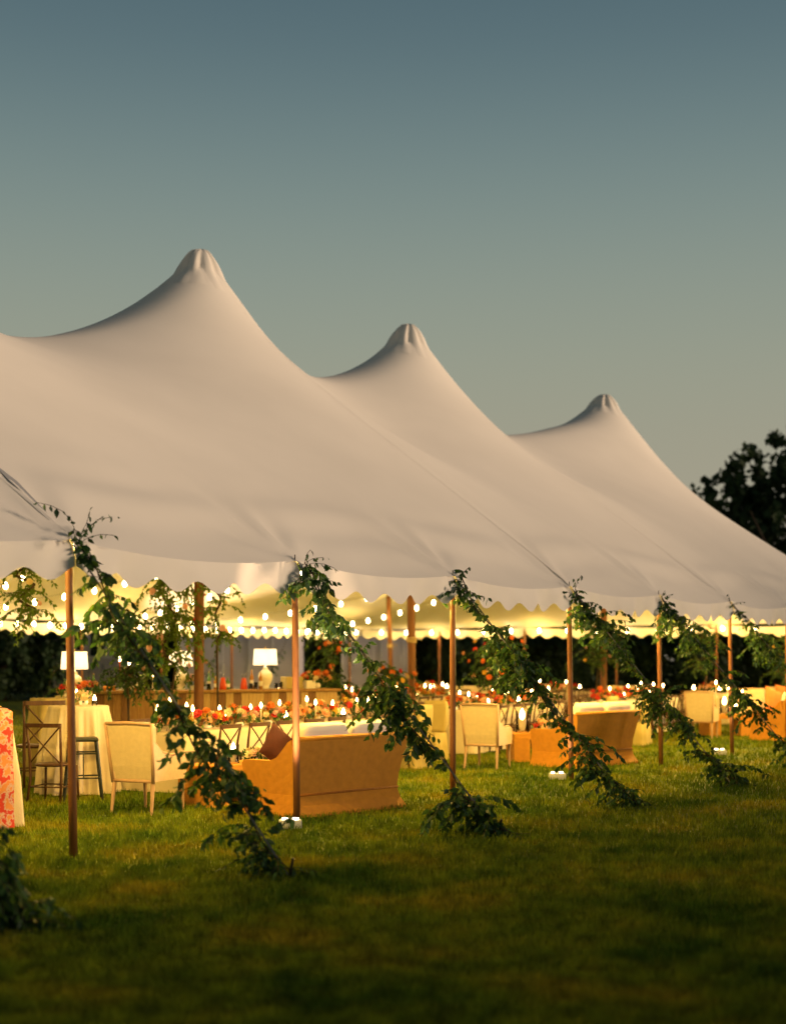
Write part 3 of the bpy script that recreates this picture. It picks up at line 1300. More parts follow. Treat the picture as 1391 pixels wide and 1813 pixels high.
def make_black_stool(label, loc_, rz):
    r = thing('backless_stool', label, 'bar stool', loc_, rz)
    m = MB()
    m.box(-.18, .18, -.18, .18, .70, .745, bev=.02)
    m.build('seat', 'black_metal', r)
    for sx_ in (-1, 1):
        for sy_ in (-1, 1):
            m = MB()
            m.tube([(sx_ * .155, sy_ * .155, .70), (sx_ * .225, sy_ * .215, 0)], [.021, .016], 6)
            m.build('leg', 'black_metal', r)
    m = MB()
    for zz, e in ((.27, .202), (.56, .172)):
        for a, b in (((-e, -e), (e, -e)), ((e, -e), (e, e)), ((e, e), (-e, e)), ((-e, e), (-e, -e))):
            m.tube([(a[0], a[1], zz), (b[0], b[1], zz)], .010, 5)
    m.tube([(0, -.202, .27), (0, -.172, .56)], .008, 5)
    m.build('footrest', 'black_metal', r)
    return r


def make_round_cloth(label, loc_, r_, h, mt, square=False, folds=14, flare=.07, group='cloth covered cocktail tables', rz=0.0, k=0):
    flare *= 1.35
    root = thing('cocktail_table', label, 'table', loc_, rz, group)
    m = MB()
    n = 168
    rings = []
    zs = [h, h - .012, h - .05, h * .82, h * .62, h * .42, h * .22, .015]
    rings.append([(0.0, 0.0, h + .002)] * n)
    for z in zs:
        q = 1 - z / h
        ring = []
        for j in range(n):
            a = 2 * PI * j / n
            base = r_
            if square:
                base = r_ / max(abs(math.cos(a)), abs(math.sin(a)), .74)
            amp = (flare * .62) * min(1, q * 1.8) ** .8
            fo = amp * (math.sin(a * folds + k + .5 * math.sin(a * 3 + k)) + .4 * math.sin(a * (folds * 2 + 3) + 2 * k))
            rr = base + flare * q + fo * (.5 if q < .06 else 1)
            if q == 0:
                rr = base - .01
            ring.append((rr * math.cos(a), rr * math.sin(a), z))
        rings.append(ring)
    m.loft(rings)
    m.build('tablecloth', mt, root, True)
    m = MB()
    m.lathe([(r_ - .03, h - .03), (r_ - .03, h - .004)], 24)
    m.build('tabletop', 'dark_wood', root)
    return root


# ------------------------------------------------------------------ small things


def flame(mb_parent, p, s=1.0, link_light=None):
    m = MB()
    m.lathe([(.002, 0), (.012 * s, .010 * s), (.016 * s, .026 * s), (.011 * s, .046 * s), (.0012, .066 * s)], 8)
    o = m.build('flame', 'flame_glow', mb_parent, True)
    o.location = p
    if link_light:
        lamp_point(Vector(p) + Vector((0, 0, .05)), link_light, mb_parent, .02, (1, .55, .20))
    return o


def hurricane(label, p, s=1.0, light=3.0, group='candles in glass on the tables'):
    r = thing('hurricane_candle', label, 'candle', tuple(p), rnd.random(), group, s)
    m = MB()
    m.lathe([(.065, .0), (.068, .006), (.062, .02), (.060, .14), (.064, .20)], 16, cap=False)
    m.lathe([(.062, .20), (.058, .14), (.060, .02), (.0, .012)], 16, cap=False)
    m.build('glass', 'clear_glass', r, True)
    m = MB()
    m.lathe([(.046, .014), (.047, .02), (.047, .115), (.043, .122), (.0, .119)], 16)
    m.build('candle', 'wax', r, True)
    flame(r, (0, 0, .12), 1.6, light)
    return r


def votive(label, p, group='small candles on the tables', s=1.0, light=None):
    r = thing('votive_candle', label, 'candle', tuple(p), 0, group, s)
    m = MB()
    m.lathe([(.030, 0), (.034, .004), (.036, .07), (.033, .07), (.030, .012), (.0, .01)], 12)
    m.build('glass', 'clear_glass', r, True)
    m = MB()
    m.lathe([(.027, .012), (.027, .04), (.0, .041)], 10)
    m.build('wax', 'wax', r)
    flame(r, (0, 0, .04), 1.5, light)
    return freeze(r)


def taper(label, p, hh=.26, base='brass', stick='wax', group='tall candles on the tables', light=None, sc=1.0):
    r = thing('candlestick', label, 'candlestick', tuple(p), 0, group, sc)
    m = MB()
    m.lathe([(.05, 0), (.05, .01), (.02, .02), (.011, .04), (.018, .06), (.010, .08), (.010, hh * .5), (.02, hh * .55), (.022, hh * .6), (.012, hh * .61)], 12)
    m.build('holder', base, r, True)
    m = MB()
    m.lathe([(.011, hh * .6), (.0095, hh + .10), (.003, hh + .103)], 8)
    m.build('taper', stick, r, True)
    flame(r, (0, 0, hh + .105), 1.3, light)
    return freeze(r)


def bloom_mesh(mt, k):
    mb = MB()
    for ring, (n, r_, up, ln) in enumerate(((7, .05, .1, .045), (6, .035, .55, .040), (5, .02, 1.0, .030))):
        for j in range(n):
            a = 2 * PI * (j + .5 * ring) / n + k
            c, s_ = math.cos(a), math.sin(a)
            b = Vector((c * .008, s_ * .008, .01 * ring))
            d = Vector((c, s_, up)).normalized()
            sd_ = Vector((-s_, c, 0)) * (r_ * .55)
            mid = b + d * ln * .6
            tip = b + d * ln * (1.0) + Vector((0, 0, .006))
            mb.add([b, mid - sd_, tip, mid + sd_], [(0, 1, 2), (0, 2, 3)])
    mb.lathe([(.0, -.02), (.018, -.008), (.021, .008), (.012, .022), (.0, .026)], 7, cap=False)
    me = bpy.data.meshes.new('bloom')
    me.from_pydata(mb.v, [], mb.f)
    me.materials.append(mt)
    return me


BLOOM_ME = [bloom_mesh(m, i) for i, m in enumerate(BLOOMS)]


def flowers(label, p, rx, ry, h, nb, nl, weights=(4, 3, 3, 2, 2, 1), vase='porcelain', group='flower arrangements on the tables', rz=0.0, bs=1.3, trail=0.0, vh=.12):
    r = thing('flower_arrangement', label, 'flowers', tuple(p), rz, group)
    m = MB()
    m.lathe([(.035, 0), (.05, .01), (.06, vh * .6), (.045, vh * .9), (.052, vh)], 12, Matrix.Scale(max(1, rx * 4), 4, (1, 0, 0)) @ Matrix.Scale(max(1, ry * 4), 4, (0, 1, 0)))
    m.build('vase', vase, r, True)
    for i in range(nb):
        a = rnd.uniform(0, 2 * PI)
        q = rnd.random() ** .5
        x, y = rx * q * math.cos(a), ry * q * math.sin(a)
        z = vh + h * (1 - q * q * .75) * rnd.uniform(.45, 1.0)
        o = mobj('bloom', rnd.choices(BLOOM_ME, weights)[0], r)
        d = Vector((x / max(rx, .1), y / max(ry, .1), .9)) + Vector((rnd.uniform(-.3, .3), rnd.uniform(-.3, .3), 0))
        o.matrix_local = Matrix.Translation((x, y, z)) @ d.to_track_quat('Z', 'Y').to_matrix().to_4x4() @ Matrix.Scale(bs * rnd.uniform(.7, 1.25), 4)
    mats = []
    for i in range(nl):
        a = rnd.uniform(0, 2 * PI)
        q = rnd.random() ** .5 * 1.12
        x, y = rx * q * math.cos(a), ry * q * math.sin(a)
        z = max(.01, vh + h * (1 - q * q * .8) * rnd.uniform(.05, 1.05) - trail * rnd.random() * q)
        mats.append((leaf_matrix(Vector((x, y, z)), Vector((x * 2, y * 2, rnd.uniform(-.6, .8))), rnd.uniform(.7, 1.2)), None))
    joined_leaves('foliage', mats, r)
    return r


# ------------------------------------------------------------------ near lounge (first)
wht = 'upholstery'
def FY(v):      # rotation about Z that turns local +Y to face v
    return math.atan2(v[1], v[0]) - PI / 2


S1 = make_sofa('rattan sofa seen from behind nearest the camera, cushions white, by the pink-lit pole',
               (-0.755, 15.69 + .12, 0), FY((-.72, .69)), 1.60)
S2 = dup(S1, (3.06, 22.55, 0), FY((-.72, .69)), 'rattan sofa with white cushion between the fourth and fifth poles, by the glowing light box')
S3 = dup(S1, (8.35, 29.6, 0), FY((-.62, .78)), 'far rattan sofa with orange pillow cut off by the picture edge')
A1 = make_armchair('cream armchair nearest the camera, its back to us, beside the linen cocktail table', (-2.70, 15.62, 0), FY((.42, .91)))
A2 = dup(A1, (1.47, 21.9, 0), FY((.40, .92)), 'cream armchair turned away beside the big candle on the second coffee table')
A3 = dup(A1, (6.55, 29.9, 0), FY((.40, .92)), 'cream armchair farthest off, left of the third coffee table')
A4 = dup(A1, (8.1, 31.9, 0), FY((-.2, -1)), 'cream armchair facing us behind the third coffee table')
CT1 = make_coffee_table('rattan coffee table between the nearest armchair and the nearest sofa', (-1.93, 16.5, 0), FY((-.72, .69)) + PI / 2 * 0, 1.0, .60, .47)
CT2 = dup(CT1, (2.42, 23.35, 0), math.radians(8), 'rattan coffee table holding the big white pillar candle')
CT3 = dup(CT1, (7.3, 31.0, 0), math.radians(10), 'farthest rattan coffee table, under a cluster of candles')
make_pillow('dark rust pillow standing on its point at the near end of the first sofa', (-1.27, 15.80, .69), FY((-.72, .69)), 'pillow_rust', .44, -.25, .70)
make_pillow('dark rust pillow leaning half hidden behind the pink-lit pole on the first sofa', (-1.02, 15.98, .70), FY((-.72, .69)) + .5, 'pillow_rust', .44, -.25, .45)
make_pillow('orange pillow propped in the corner of the farthest sofa', (8.05, 29.9, .78), FY((-.62, .78)), 'pillow_orange', .55, -.2, .3)
make_pillow('large orange pillow on the far cream sofa at the picture edge', (9.35, 33.6, .72), 0.2, 'pillow_orange', .62, -.15, .15)

c_ = hurricane('glass candle on the near coffee table, half hidden by the garland', (-1.86, 16.45, .47), 1.1, 4)
c_ = hurricane('large white pillar candle in glass on the second coffee table', (2.13, 23.3, .47), 1.75, 7)
for i, (x, y, s_, nm) in enumerate(((7.25, 30.9, 1.7, 'largest'), (7.55, 31.1, 1.2, 'middle sized'), (7.05, 31.2, 1.0, 'smallest'))):
    hurricane('%s glass candle on the farthest coffee table' % nm, (x, y, .47), s_, 4)
for i, (x, y, hh) in enumerate(((7.1, 31.05, .55), (7.38, 31.2, .45), (7.62, 30.85, .36))):
    taper('%s tall candlestick on the farthest coffee table' % ('leftmost', 'middle', 'rightmost')[i], (x, y, .47), hh)
flowers('low peach and blush flowers at the sofa end of the second coffee table', (2.52, 23.1, .47), .22, .16, .16, 15, 60, (3, 1, 5, 2, 0, 4), vh=.07)
flowers('small pale posy beside the candle on the near coffee table', (-1.62, 16.55, .47), .10, .10, .10, 7, 30, (1, 0, 2, 4, 0, 3), vh=.07)

# ------------------------------------------------------------------ cocktail tables and stools at the left
make_round_cloth('tall round table in pale linen falling in folds, behind the nearest pole', (-3.95, 17.75, 0), .375, 1.10, 'linen', folds=13, k=1)
make_round_cloth('tall table under yellow linen behind the pale linen one', (-4.75, 20.3, 0), .38, 1.12, 'linen_yellow', square=True, folds=9, k=4, rz=.5)
make_round_cloth('tall linen table at the picture edge under the red printed runner', (-4.21, 14.15, 0), .36, 1.18, 'linen', folds=12, k=2)
mb = MB()
rows = []
for i in range(15):
    q = i / 14
    if q < .2:
        rows.append((-.2 + q * 3.2, 1.196))
    else:
        rows.append((.465 + .012 * math.sin(q * 20) + .09 * (q - .2), 1.19 - (q - .2) / .8 * 1.15))
vs = []
for (x, z) in rows:
    for j in range(9):
        y = -.25 + .53 * j / 8
        vs.append((x + (.014 * math.sin(j * 2.1) if z < 1.15 else 0), y, z))
fs = []
for i in range(14):
    for j in range(8):
        a = i * 9 + j
        fs.append((a, a + 1, a + 10, a + 9))
mb.add(vs, fs, rotz(-1.05))
o = mb.build('table_runner', 'runner_print', None, True)
o.location = (-4.21, 14.15, 0)
tag(o, 'red and pink printed cloth hanging down over the edge table', 'cloth')

BS = make_cross_chair('wooden cross-back bar stool before the linen table, nearest the left edge', (-4.02, 16.75, 0), FY((.25, .97)), .44, .92,
                      name='cross_back_chair', group='cross-back chairs by the tall tables')
dup(BS, (-4.72, 18.75, 0), FY((-.5, .86)), 'cross-back chair standing behind the first one between two tall tables', sc=1.22)
make_black_stool('black metal backless bar stool pushed against the pale linen table', (-3.72, 16.95, 0), .25)

votive('votive at the left of the pale linen table, beside the pole', (-4.02, 17.62, 1.10), light=2)
votive('votive at the right of the pale linen table', (-3.74, 17.70, 1.10), light=2)
flowers('small posy of pale round blooms on the pale linen table', (-3.88, 17.72, 1.10), .11, .11, .09, 9, 26, (0, 0, 2, 5, 0, 4), vh=.08, group='small posies')
flowers('yellow and green posy on the yellow linen table', (-4.65, 20.2, 1.12), .14, .14, .16, 10, 60, (1, 2, 1, 3, 3, 0), vh=.08, group='small posies')
votive('candle on the yellow linen table beside its posy', (-4.48, 20.0, 1.12), light=2)
votive('candle on the edge table with the red runner', (-3.98, 14.05, 1.20), light=2)
taper('thin candlestick at the far side of the edge table', (-4.02, 14.32, 1.20), .10)

# ivory table behind the nearest armchair
make_round_cloth('ivory cloth table just behind the nearest armchair', (-3.02, 18.6, 0), .42, .84, 'linen_ivory', square=True, folds=10, k=3, flare=.03, rz=.2)
hurricane('glowing glass candle on the ivory table behind the nearest armchair', (-3.08, 18.5, .845), 1.1, 4)
taper('short brass candlestick beside the glass candle on the ivory table', (-2.93, 18.55, .845), .16)

# ------------------------------------------------------------------ dining tables
chair_proto = make_cross_chair('x', (0, 0, 0), 0, .46, .86, group='x')
proto_used = [False]


def place_chair(x, y, rz, label, group):
    if not proto_used[0]:
        proto_used[0] = True
        chair_proto.location = (x, y, 0)
        chair_proto.rotation_euler = (0, 0, rz)
        chair_proto['label'] = label
        chair_proto['group'] = group
        return chair_proto
    return dup(chair_proto, (x, y, 0), rz, label, group)


ORDN = ['first', 'second', 'third', 'fourth', 'fifth', 'sixth', 'seventh', 'eighth', 'ninth', 'tenth']


def dining(desc, a, b, wd, nch, cloth, nfl, seed, near=True, far=True, density=1.0, h=.76, weights=(4, 3, 3, 2, 2, 1)):
    global rnd
    rnd = random.Random(seed)
    a, b = Vector((*a, 0)), Vector((*b, 0))
    L = (b - a).length
    c = (a + b) / 2
    u = (b - a).normalized()
    ang = math.atan2(u.y, u.x)
    nn = Vector((u.y, -u.x, 0))     # towards the front of the tent
    r = thing('dining_table', 'long dining table in %s' % desc, 'table', tuple(c), ang, 'long dining tables')
    m = MB()
    rings = []
    hx, hy = L / 2, wd / 2
    per = []
    st = .055
    def edge(x0, y0, x1, y1, nx, ny):
        n = max(2, int(math.hypot(x1 - x0, y1 - y0) / st))
        for i in range(n):
            q = i / n
            per.append((x0 + (x1 - x0) * q, y0 + (y1 - y0) * q, nx, ny))
    edge(-hx, -hy, hx, -hy, 0, -1)
    edge(hx, -hy, hx, hy, 1, 0)
    edge(hx, hy, -hx, hy, 0, 1)
    edge(-hx, hy, -hx, -hy, -1, 0)
    rings.append([(0, 0, h + .002)] * len(per))
    for z in (h, h - .02, h * .8, h * .6, h * .4, h * .2, .02):
        q = 1 - z / h
        ring = []
        for i, (x, y, nx, ny) in enumerate(per):
            amp = .05 * q + .022 * min(1, q * 2) * math.sin(i * .75 + math.sin(i * .13) * 3)
            if q == 0:
                amp = -.01
            ring.append((x + nx * amp, y + ny * amp, z))
        rings.append(ring)
    m.loft(rings)
    m.build('tablecloth', cloth, r, True)
    for side, on in ((1, near), (-1, far)):
        if not on:
            continue
        for i in range(nch):
            q = (i + .5) / nch
            p = a + u * (L * q) + nn * side * (wd / 2 + .24)
            p += Vector((rnd.uniform(-.02, .02), rnd.uniform(-.03, .03), 0))
            f = -nn * side
            place_chair(p.x, p.y, FY((f.x, f.y)) + rnd.uniform(-.05, .05),
                        '%s cross-back chair along the %s side of the %s' % (ORDN[i], 'front' if side > 0 else 'back', desc.split(',')[0].replace('pale linen ', '').replace('ivory linen ', '')),
                        'dining chairs on the %s sides' % ('front' if side > 0 else 'back'))
    for i in range(nfl):
        q = (i + .5) / nfl
        p = a + u * (L * q) + nn * rnd.uniform(-.06, .06)
        flowers('%s flower mound along the middle of the %s' % (ORDN[i], desc.split(',')[0]), (p.x, p.y, h), L / nfl * .46, .19, .22,
                int(26 * density), int(95 * density), weights, vh=.06, rz=ang, bs=1.25)
        p2 = a + u * (L * (q + .5 / nfl * .9)) + nn * (.12 + rnd.uniform(-.05, .05))
        (votive if i % 2 else taper)('%s candle along the %s' % (ORDN[i], desc.split(',')[0]), (p2.x, p2.y, h), **({'s': 1.3} if i % 2 else {'hh': .14}), light=2.5)
        p3 = a + u * (L * (q + .1)) + nn * -.14
        taper('%s slender candle among the flowers of the %s' % (ORDN[i], desc.split(',')[0]), (p3.x, p3.y, h), hh=rnd.uniform(.10, .20))
    return r


dining('pale linen nearest row, behind the first sofa', (-3.02, 17.75), (-.52, 22.15), .95, 8, 'linen', 7, 11, weights=(5, 4, 3, 3, 2, 1))
dining('pale linen middle row, right of the bar', (-1.35, 28.6), (1.25, 33.2), 1.0, 8, 'linen', 6, 12, weights=(6, 3, 3, 3, 3, 1))
dining('pale linen second row, behind the second armchair', (.95, 24.9), (3.1, 29.4), .95, 8, 'linen', 6, 13, weights=(5, 5, 4, 1, 2, 1))
dining('ivory linen third row, behind the second sofa', (4.1, 29.3), (6.35, 33.7), .95, 8, 'linen_ivory', 5, 14, weights=(5, 5, 3, 1, 2, 1))
dining('ivory linen far row, near the end of the tent', (3.0, 35.6), (5.2, 40.0), .95, 7, 'linen', 4, 15, far=False)
rnd = random.Random(99)

# yellow slip-covered chairs at the head of the nearest row


def make_slip_chair(label, loc_, rz):
    r = thing('covered_chair', label, 'chair', loc_, rz, 'chairs under yellow cloth covers')
    m = MB()
    n = 40
    rings = []
    for z, hx, hy, y0 in ((.0, .27, .28, 0), (.2, .25, .26, 0), (.45, .235, .24, 0)):
        ring = []
        for j in range(n):
            a = 2 * PI * j / n
            c, s_ = math.cos(a), math.sin(a)
            w_ = 1 + .04 * math.sin(a * 9) * (1 - z)
            ring.append((hx * w_ * math.copysign(abs(c) ** .5, c), y0 + hy * w_ * math.copysign(abs(s_) ** .5, s_), z))
        rings.append(ring)
    m.loft(rings, None, False, True)
    m.build('skirt', 'linen_yellow', r, True)
    m = MB()
    cushion_mb(m, -.225, .225, -.06, .06, .0, .54, M=Matrix.Translation((0, -.19, .44)) @ Matrix.Rotation(.10, 4, 'X'))
    m.build('back_cover', 'linen_yellow', r, True)
    return freeze(r)


SC = make_slip_chair('chair under a yellow cloth cover at the head of the nearest dining row', (.02, 22.9, 0), FY((-.45, -.9)))
dup(SC, (.62, 23.6, 0), FY((-.45, -.9)), 'yellow covered chair standing behind the second garland, right of the first covered one')
dup(SC, (.28, 21.9, 0), FY((-.9, .5)), 'yellow covered chair seen side on through the second garland, right of the nearest sofa')
dup(SC, (3.9, 26.6, 0), FY((-.9, .5)), 'yellow covered chair to the right of the second sofa')
dup(SC, (4.75, 27.6, 0), FY((-.9, .5)), 'yellow covered chair behind the fifth pole by the third garland')

# tall greenery with blooms climbing the centre poles and table ends


def green_tower(label, p, z0, z1, rad, nst, nb, seed, weights=(3, 2, 4, 1, 1, 4), spread=1.0, ln=.5, mc=None, stem=True):
    global rnd
    rnd = random.Random(seed)
    r = thing('greenery_tower', label, 'greenery', tuple(p), 0, 'tall greenery arrangements')
    path = [Vector((math.sin(i * 1.3 + seed) * rad * .3, math.cos(i * 1.7 + seed) * rad * .3, z0 + (z1 - z0) * i / 10)) for i in range(11)]
    out, tw = strands(path, nst, ln, spread, .35)
    m = MB()
    m.tube(path, .02, 5)
    for pts in tw:
        m.tube(pts[::2] if len(pts) > 4 else pts, .004, 3, caps=False)
    if z0 > .6 and stem:
        m.tube([(0, 0, 0), (0.0, 0, z0 * .5), tuple(path[0])], .02, 6)
    m.build('branches', 'bark', r)
    joined_leaves('foliage', out, r, mc)
    for i in range(nb):
        q = rnd.choice(path)
        a = rnd.uniform(0, 2 * PI)
        rr = rad * rnd.uniform(.5, 1.2)
        o = mobj('bloom', rnd.choices(BLOOM_ME, weights)[0], r)
        d = Vector((math.cos(a), math.sin(a), .3))
        o.matrix_local = Matrix.Translation(q + Vector((math.cos(a) * rr, math.sin(a) * rr, rnd.uniform(-.1, .1)))) @ d.to_track_quat('Z', 'Y').to_matrix().to_4x4() @ Matrix.Scale(rnd.uniform(.75, 1.3), 4)
    return r


pk1 = TD(PEAKS[1][0], RD)
pk2 = TD(PEAKS[2][0], RD)
pk3 = TD(PEAKS[3][0], RD)
green_tower('bright greenery with pink blooms climbing high beside the tallest pole above the lamps', (pk1.x - .50, pk1.y - .1, 0), 1.55, 3.3, .45, 230, 16, 21, (1, 1, 3, 1, 1, 5), ln=.65, mc=1)
green_tower('bright greenery with a few pale blooms on the right side of the tallest pole', (pk1.x + .30, pk1.y - .1, 0), 2.0, 3.0, .20, 70, 5, 31, (0, 0, 2, 3, 1, 4), ln=.4, mc=1)
green_tower('leafy branches hung high under the canopy left of the nearest pole', (-5.35, 20.6, 0), 2.35, 3.05, .5, 80, 3, 32, (0, 0, 1, 1, 1, 1), ln=.45, mc=1, stem=False)
green_tower('trailing greenery hanging left of the bright one over the candlesticks', (pk1.x - 1.15, pk1.y - .2, 0), 1.25, 2.5, .35, 150, 4, 22, ln=.5)
green_tower('green branches with orange blooms at the foot of the middle centre pole', (pk2.x - .35, pk2.y - 1.2, .0), .95, 1.5, .4, 90, 26, 23, (6, 3, 3, 1, 2, 1), ln=.5)
green_tower('leafy arrangement standing on the middle row, left of the middle pole', (-1.2, 27.6, 0), .9, 2.4, .30, 110, 22, 24, (6, 2, 3, 1, 2, 1), ln=.55)
green_tower('dense dark branches with orange blooms rising from the second row', (2.0, 27.2, 0), 1.0, 2.0, .50, 150, 34, 25, (6, 4, 3, 1, 1, 1), ln=.55)
green_tower('greenery hanging about the last centre pole', (pk3.x - .25, pk3.y - .2, 0), 1.5, 2.7, .35, 110, 8, 26, ln=.5)
green_tower('green drooping branches behind the sixth pole', (7.4, 33.8, 0), 1.3, 2.4, .35, 90, 6, 27, ln=.5)
green_tower('pale green branches at the far right between the last poles', (10.2, 37.0, 0), 1.2, 2.3, .4, 80, 4, 28, ln=.5)
green_tower('orange and red blooms on branches in the far row', (.1, 35.2, 0), .85, 1.3, .35, 50, 24, 29, (6, 5, 3, 1, 1, 1), ln=.35)
rnd = random.Random(100)

# ------------------------------------------------------------------ bar
bA, bB = Vector((-5.6, 24.2, 0)), Vector((-1.15, 26.7, 0))
bc = (bA + bB) / 2
bang = math.atan2(bB.y - bA.y, bB.x - bA.x)
BL = (bB - bA).length
bar = thing('bar_counter', 'long rustic bar faced with upright wooden planks behind the dining chairs', 'bar', tuple(bc), bang)
mb = MB()
mb.box(-BL / 2 - .05, BL / 2 + .05, -.30, .36, 1.075, 1.125, bev=.01)
mb.build('counter_top', 'plank_a', bar)
mb = MB()
mb.box(-BL / 2, BL / 2, -.19, .30, .06, 1.074)
mb.build('carcass', 'dark_wood', bar)
pm = []
npk = 34
pw = BL / npk
for i in range(npk):
    for zz in (0,):
        pass
pl_me = {}
for mname in ('plank_a', 'plank_b', 'plank_c'):
    m = MB()
    m.box(-pw / 2 + .004, pw / 2 - .004, -.012, .012, .07, 1.068)
    me = bpy.data.meshes.new('plank')
    me.from_pydata(m.v, [], m.f)
    me.materials.append(MATS[mname])
    pl_me[mname] = me
for i in range(npk):
    o = mobj('plank', pl_me[rnd.choices(('plank_a', 'plank_b', 'plank_c'), (4, 4, 2))[0]], bar)
    o.location = (-BL / 2 + pw * (i + .5), -.205 - rnd.random() * .012, 0)
mb = MB()
mb.box(-BL / 2, BL / 2, -.245, -.222, .36, .42)
mb.build('foot_rail', 'plank_c', bar)


def on_bar(x, y=0.0, z=1.127):
    v = rotz(bang) @ Vector((x, y, 0))
    return Vector((bc.x + v.x, bc.y + v.y, z))


def bar_x(px):
    """distance along the bar for a direction in the view"""
    k = (px - 695) / 2500
    best = None
    for i in range(400):
        x = -BL / 2 + BL * i / 399
        p = on_bar(x, 0)
        e = abs(p.x / p.y - k)
        if best is None or e < best[0]:
            best = (e, x)
    return best[1]


def make_lamp(label, p, s=1.0):
    r = thing('table_lamp', label, 'lamp', tuple(p), 0, 'white table lamps', s)
    m = MB()
    m.lathe([(.075, 0), (.08, .015), (.06, .03), (.09, .09), (.125, .17), (.13, .22), (.105, .29), (.06, .33), (.045, .36), (.055, .375), (.02, .38), (.012, .46)], 20)
    m.build('base', 'porcelain', r, True)
    m = MB()
    m.lathe([(.215, .42), (.195, .70)], 28, cap=False)
    m.build('lamp_shade', 'shade', r, True)
    m = MB()
    m.lathe([(.006, .46), (.006, .71), (.012, .715), (.014, .73), (.006, .745)], 8)
    m.build('finial', 'brass', r, True)
    m = MB()
    m.lathe([(.01, .50), (.03, .53), (.034, .57), (.02, .60), (.0, .61)], 10)
    m.build('bulb', 'bulb_glow', r, True)
    lamp_point((0, 0, .555), 6, r, .045, (1, .74, .44))
    return freeze(r)


L1 = make_lamp('lit white table lamp farthest along the bar to the side of the nearest pole', on_bar(bar_x(135) if False else -BL / 2 + .1, .05))
L1.location = (-5.05, 22.4, 1.10)
L2 = make_lamp('lit white lamp beside the tall centre pole, partly behind leaves', on_bar(bar_x(323), .08))
L3 = make_lamp('lit white lamp at the right end of the bar against the grey trailer', on_bar(bar_x(472), .08), 1.05)
make_round_cloth('small dark-skirted lamp table left of the bar', (-5.05, 22.4, 0), .30, 1.10, 'linen_yellow', folds=10, k=7, flare=.04)
flowers('green and orange posy in front of the leftmost lamp', (-4.78, 22.2, 1.10), .18, .15, .2, 12, 70, (4, 3, 3, 1, 1, 1), vh=.06, group='small posies')

taper('tall ornate candlestick with a lit red candle on the bar', on_bar(bar_x(210), -.05), .36, 'porcelain', 'wax_red', 'tall candlesticks on the bar', 3, 1.1)
taper('slim candlestick with a thin red candle behind the books on the bar', on_bar(bar_x(233), .15), .34, 'brass', 'wax_red', 'tall candlesticks on the bar', None, 1.0)
taper('slim pale candlestick near the middle of the bar', on_bar(bar_x(258), .1), .40, 'porcelain', 'wax', 'tall candlesticks on the bar', None, 1.0)
taper('short lit candle right of the pale candlestick', on_bar(bar_x(270), .0), .14, 'porcelain', 'wax', 'tall candlesticks on the bar', 2, 1.0)


def bottle(label, p, h, mt, cap='brass', r_=.038):
    o = thing('bottle', label, 'bottle', tuple(p), 0, 'bottles on the bar')
    m = MB()
    m.lathe([(r_, 0), (r_, h * .6), (r_ * .8, h * .68), (.013, h * .78), (.013, h * .95)], 12)
    m.build('glass', mt, o, True)
    m = MB()
    m.lathe([(.015, h * .95), (.015, h)], 8)
    m.build('cap', cap, o)
    m = MB()
    m.lathe([(r_ + .001, h * .18), (r_ + .001, h * .46)], 12, cap=False)
    m.build('paper_label', 'paper', o, True)
    return o


def carafe(label, p, h=.27):
    o = thing('carafe', label, 'carafe', tuple(p), 0, 'carafes of red drink on the bar')
    m = MB()
    m.lathe([(.062, 0), (.066, .01), (.055, h * .4), (.036, h * .72), (.030, h * .74)], 16)
    m.build('drink', 'drink_red', o, True)
    m = MB()
    m.lathe([(.034, h * .74), (.033, h * .92), (.042, h)], 16, cap=False)
    m.build('neck', 'clear_glass', o, True)
    return o


def tumbler(label, p, h=.12, r_=.036):
    o = thing('glass_tumbler', label, 'glass', tuple(p), 0, 'glasses on the bar')
    m = MB()
    m.lathe([(r_ * .85, 0), (r_, h), (r_ * .94, h), (r_ * .8, .01), (0, .01)], 12)
    m.build('glass', 'clear_glass', o, True)
    m = MB()
    m.lathe([(r_ * .78, .011), (r_ * .86, h * .5), (0, h * .5)], 12)
    m.build('drink', 'wax', o, True)
    return o


carafe('carafe of red drink right of the tall centre pole', on_bar(bar_x(392), -.05), .30)
carafe('carafe of red drink just left of the right-hand lamp', on_bar(bar_x(430), -.02), .28)
bottle('slim green bottle beside the centre pole', on_bar(bar_x(371), .05), .33, 'glass_green')
bottle('short amber bottle next to the centre pole', on_bar(bar_x(378), -.08), .24, 'glass_amber')
bottle('tall pale bottle behind the right-hand lamp base', on_bar(bar_x(452), .18), .36, 'glass_amber')
bottle('amber bottle left of the right-hand lamp', on_bar(bar_x(459), -.05), .32, 'glass_amber')
bottle('squat green bottle between the two red carafes', on_bar(bar_x(406), .1), .22, 'glass_green', r_=.045)
bottle('green bottle right of the leftmost candlestick posy', on_bar(bar_x(168), .1), .30, 'glass_green')
for i, (px, y_, nm) in enumerate(((441, -.08, 'left of the two beside the right-hand lamp'), (447, -.12, 'right of the two beside the right-hand lamp'),
                                  (484, -.1, 'in front of the right-hand lamp'), (495, -.05, 'right of the right-hand lamp'), (290, -.1, 'under the middle lamp'), (300, -.08, 'right of the one under the middle lamp'),
                                  (365, -.1, 'left of the centre pole'))):
    tumbler('clear drinking glass %s' % nm, on_bar(bar_x(px), y_), .13 if i % 2 else .11)
# books, boxes, crates, fruit
def boxy(name, label, cat, p, sz, mt, rz, grp=None, tilt=0.0):
    m = MB()
    m.box(-sz[0] / 2, sz[0] / 2, -sz[1] / 2, sz[1] / 2, 0, sz[2], rotz(rz) @ Matrix.Rotation(tilt, 4, 'X'), bev=.006)
    o = m.build(name, mt)
    o.location = p
    return tag(o, label, cat, grp)


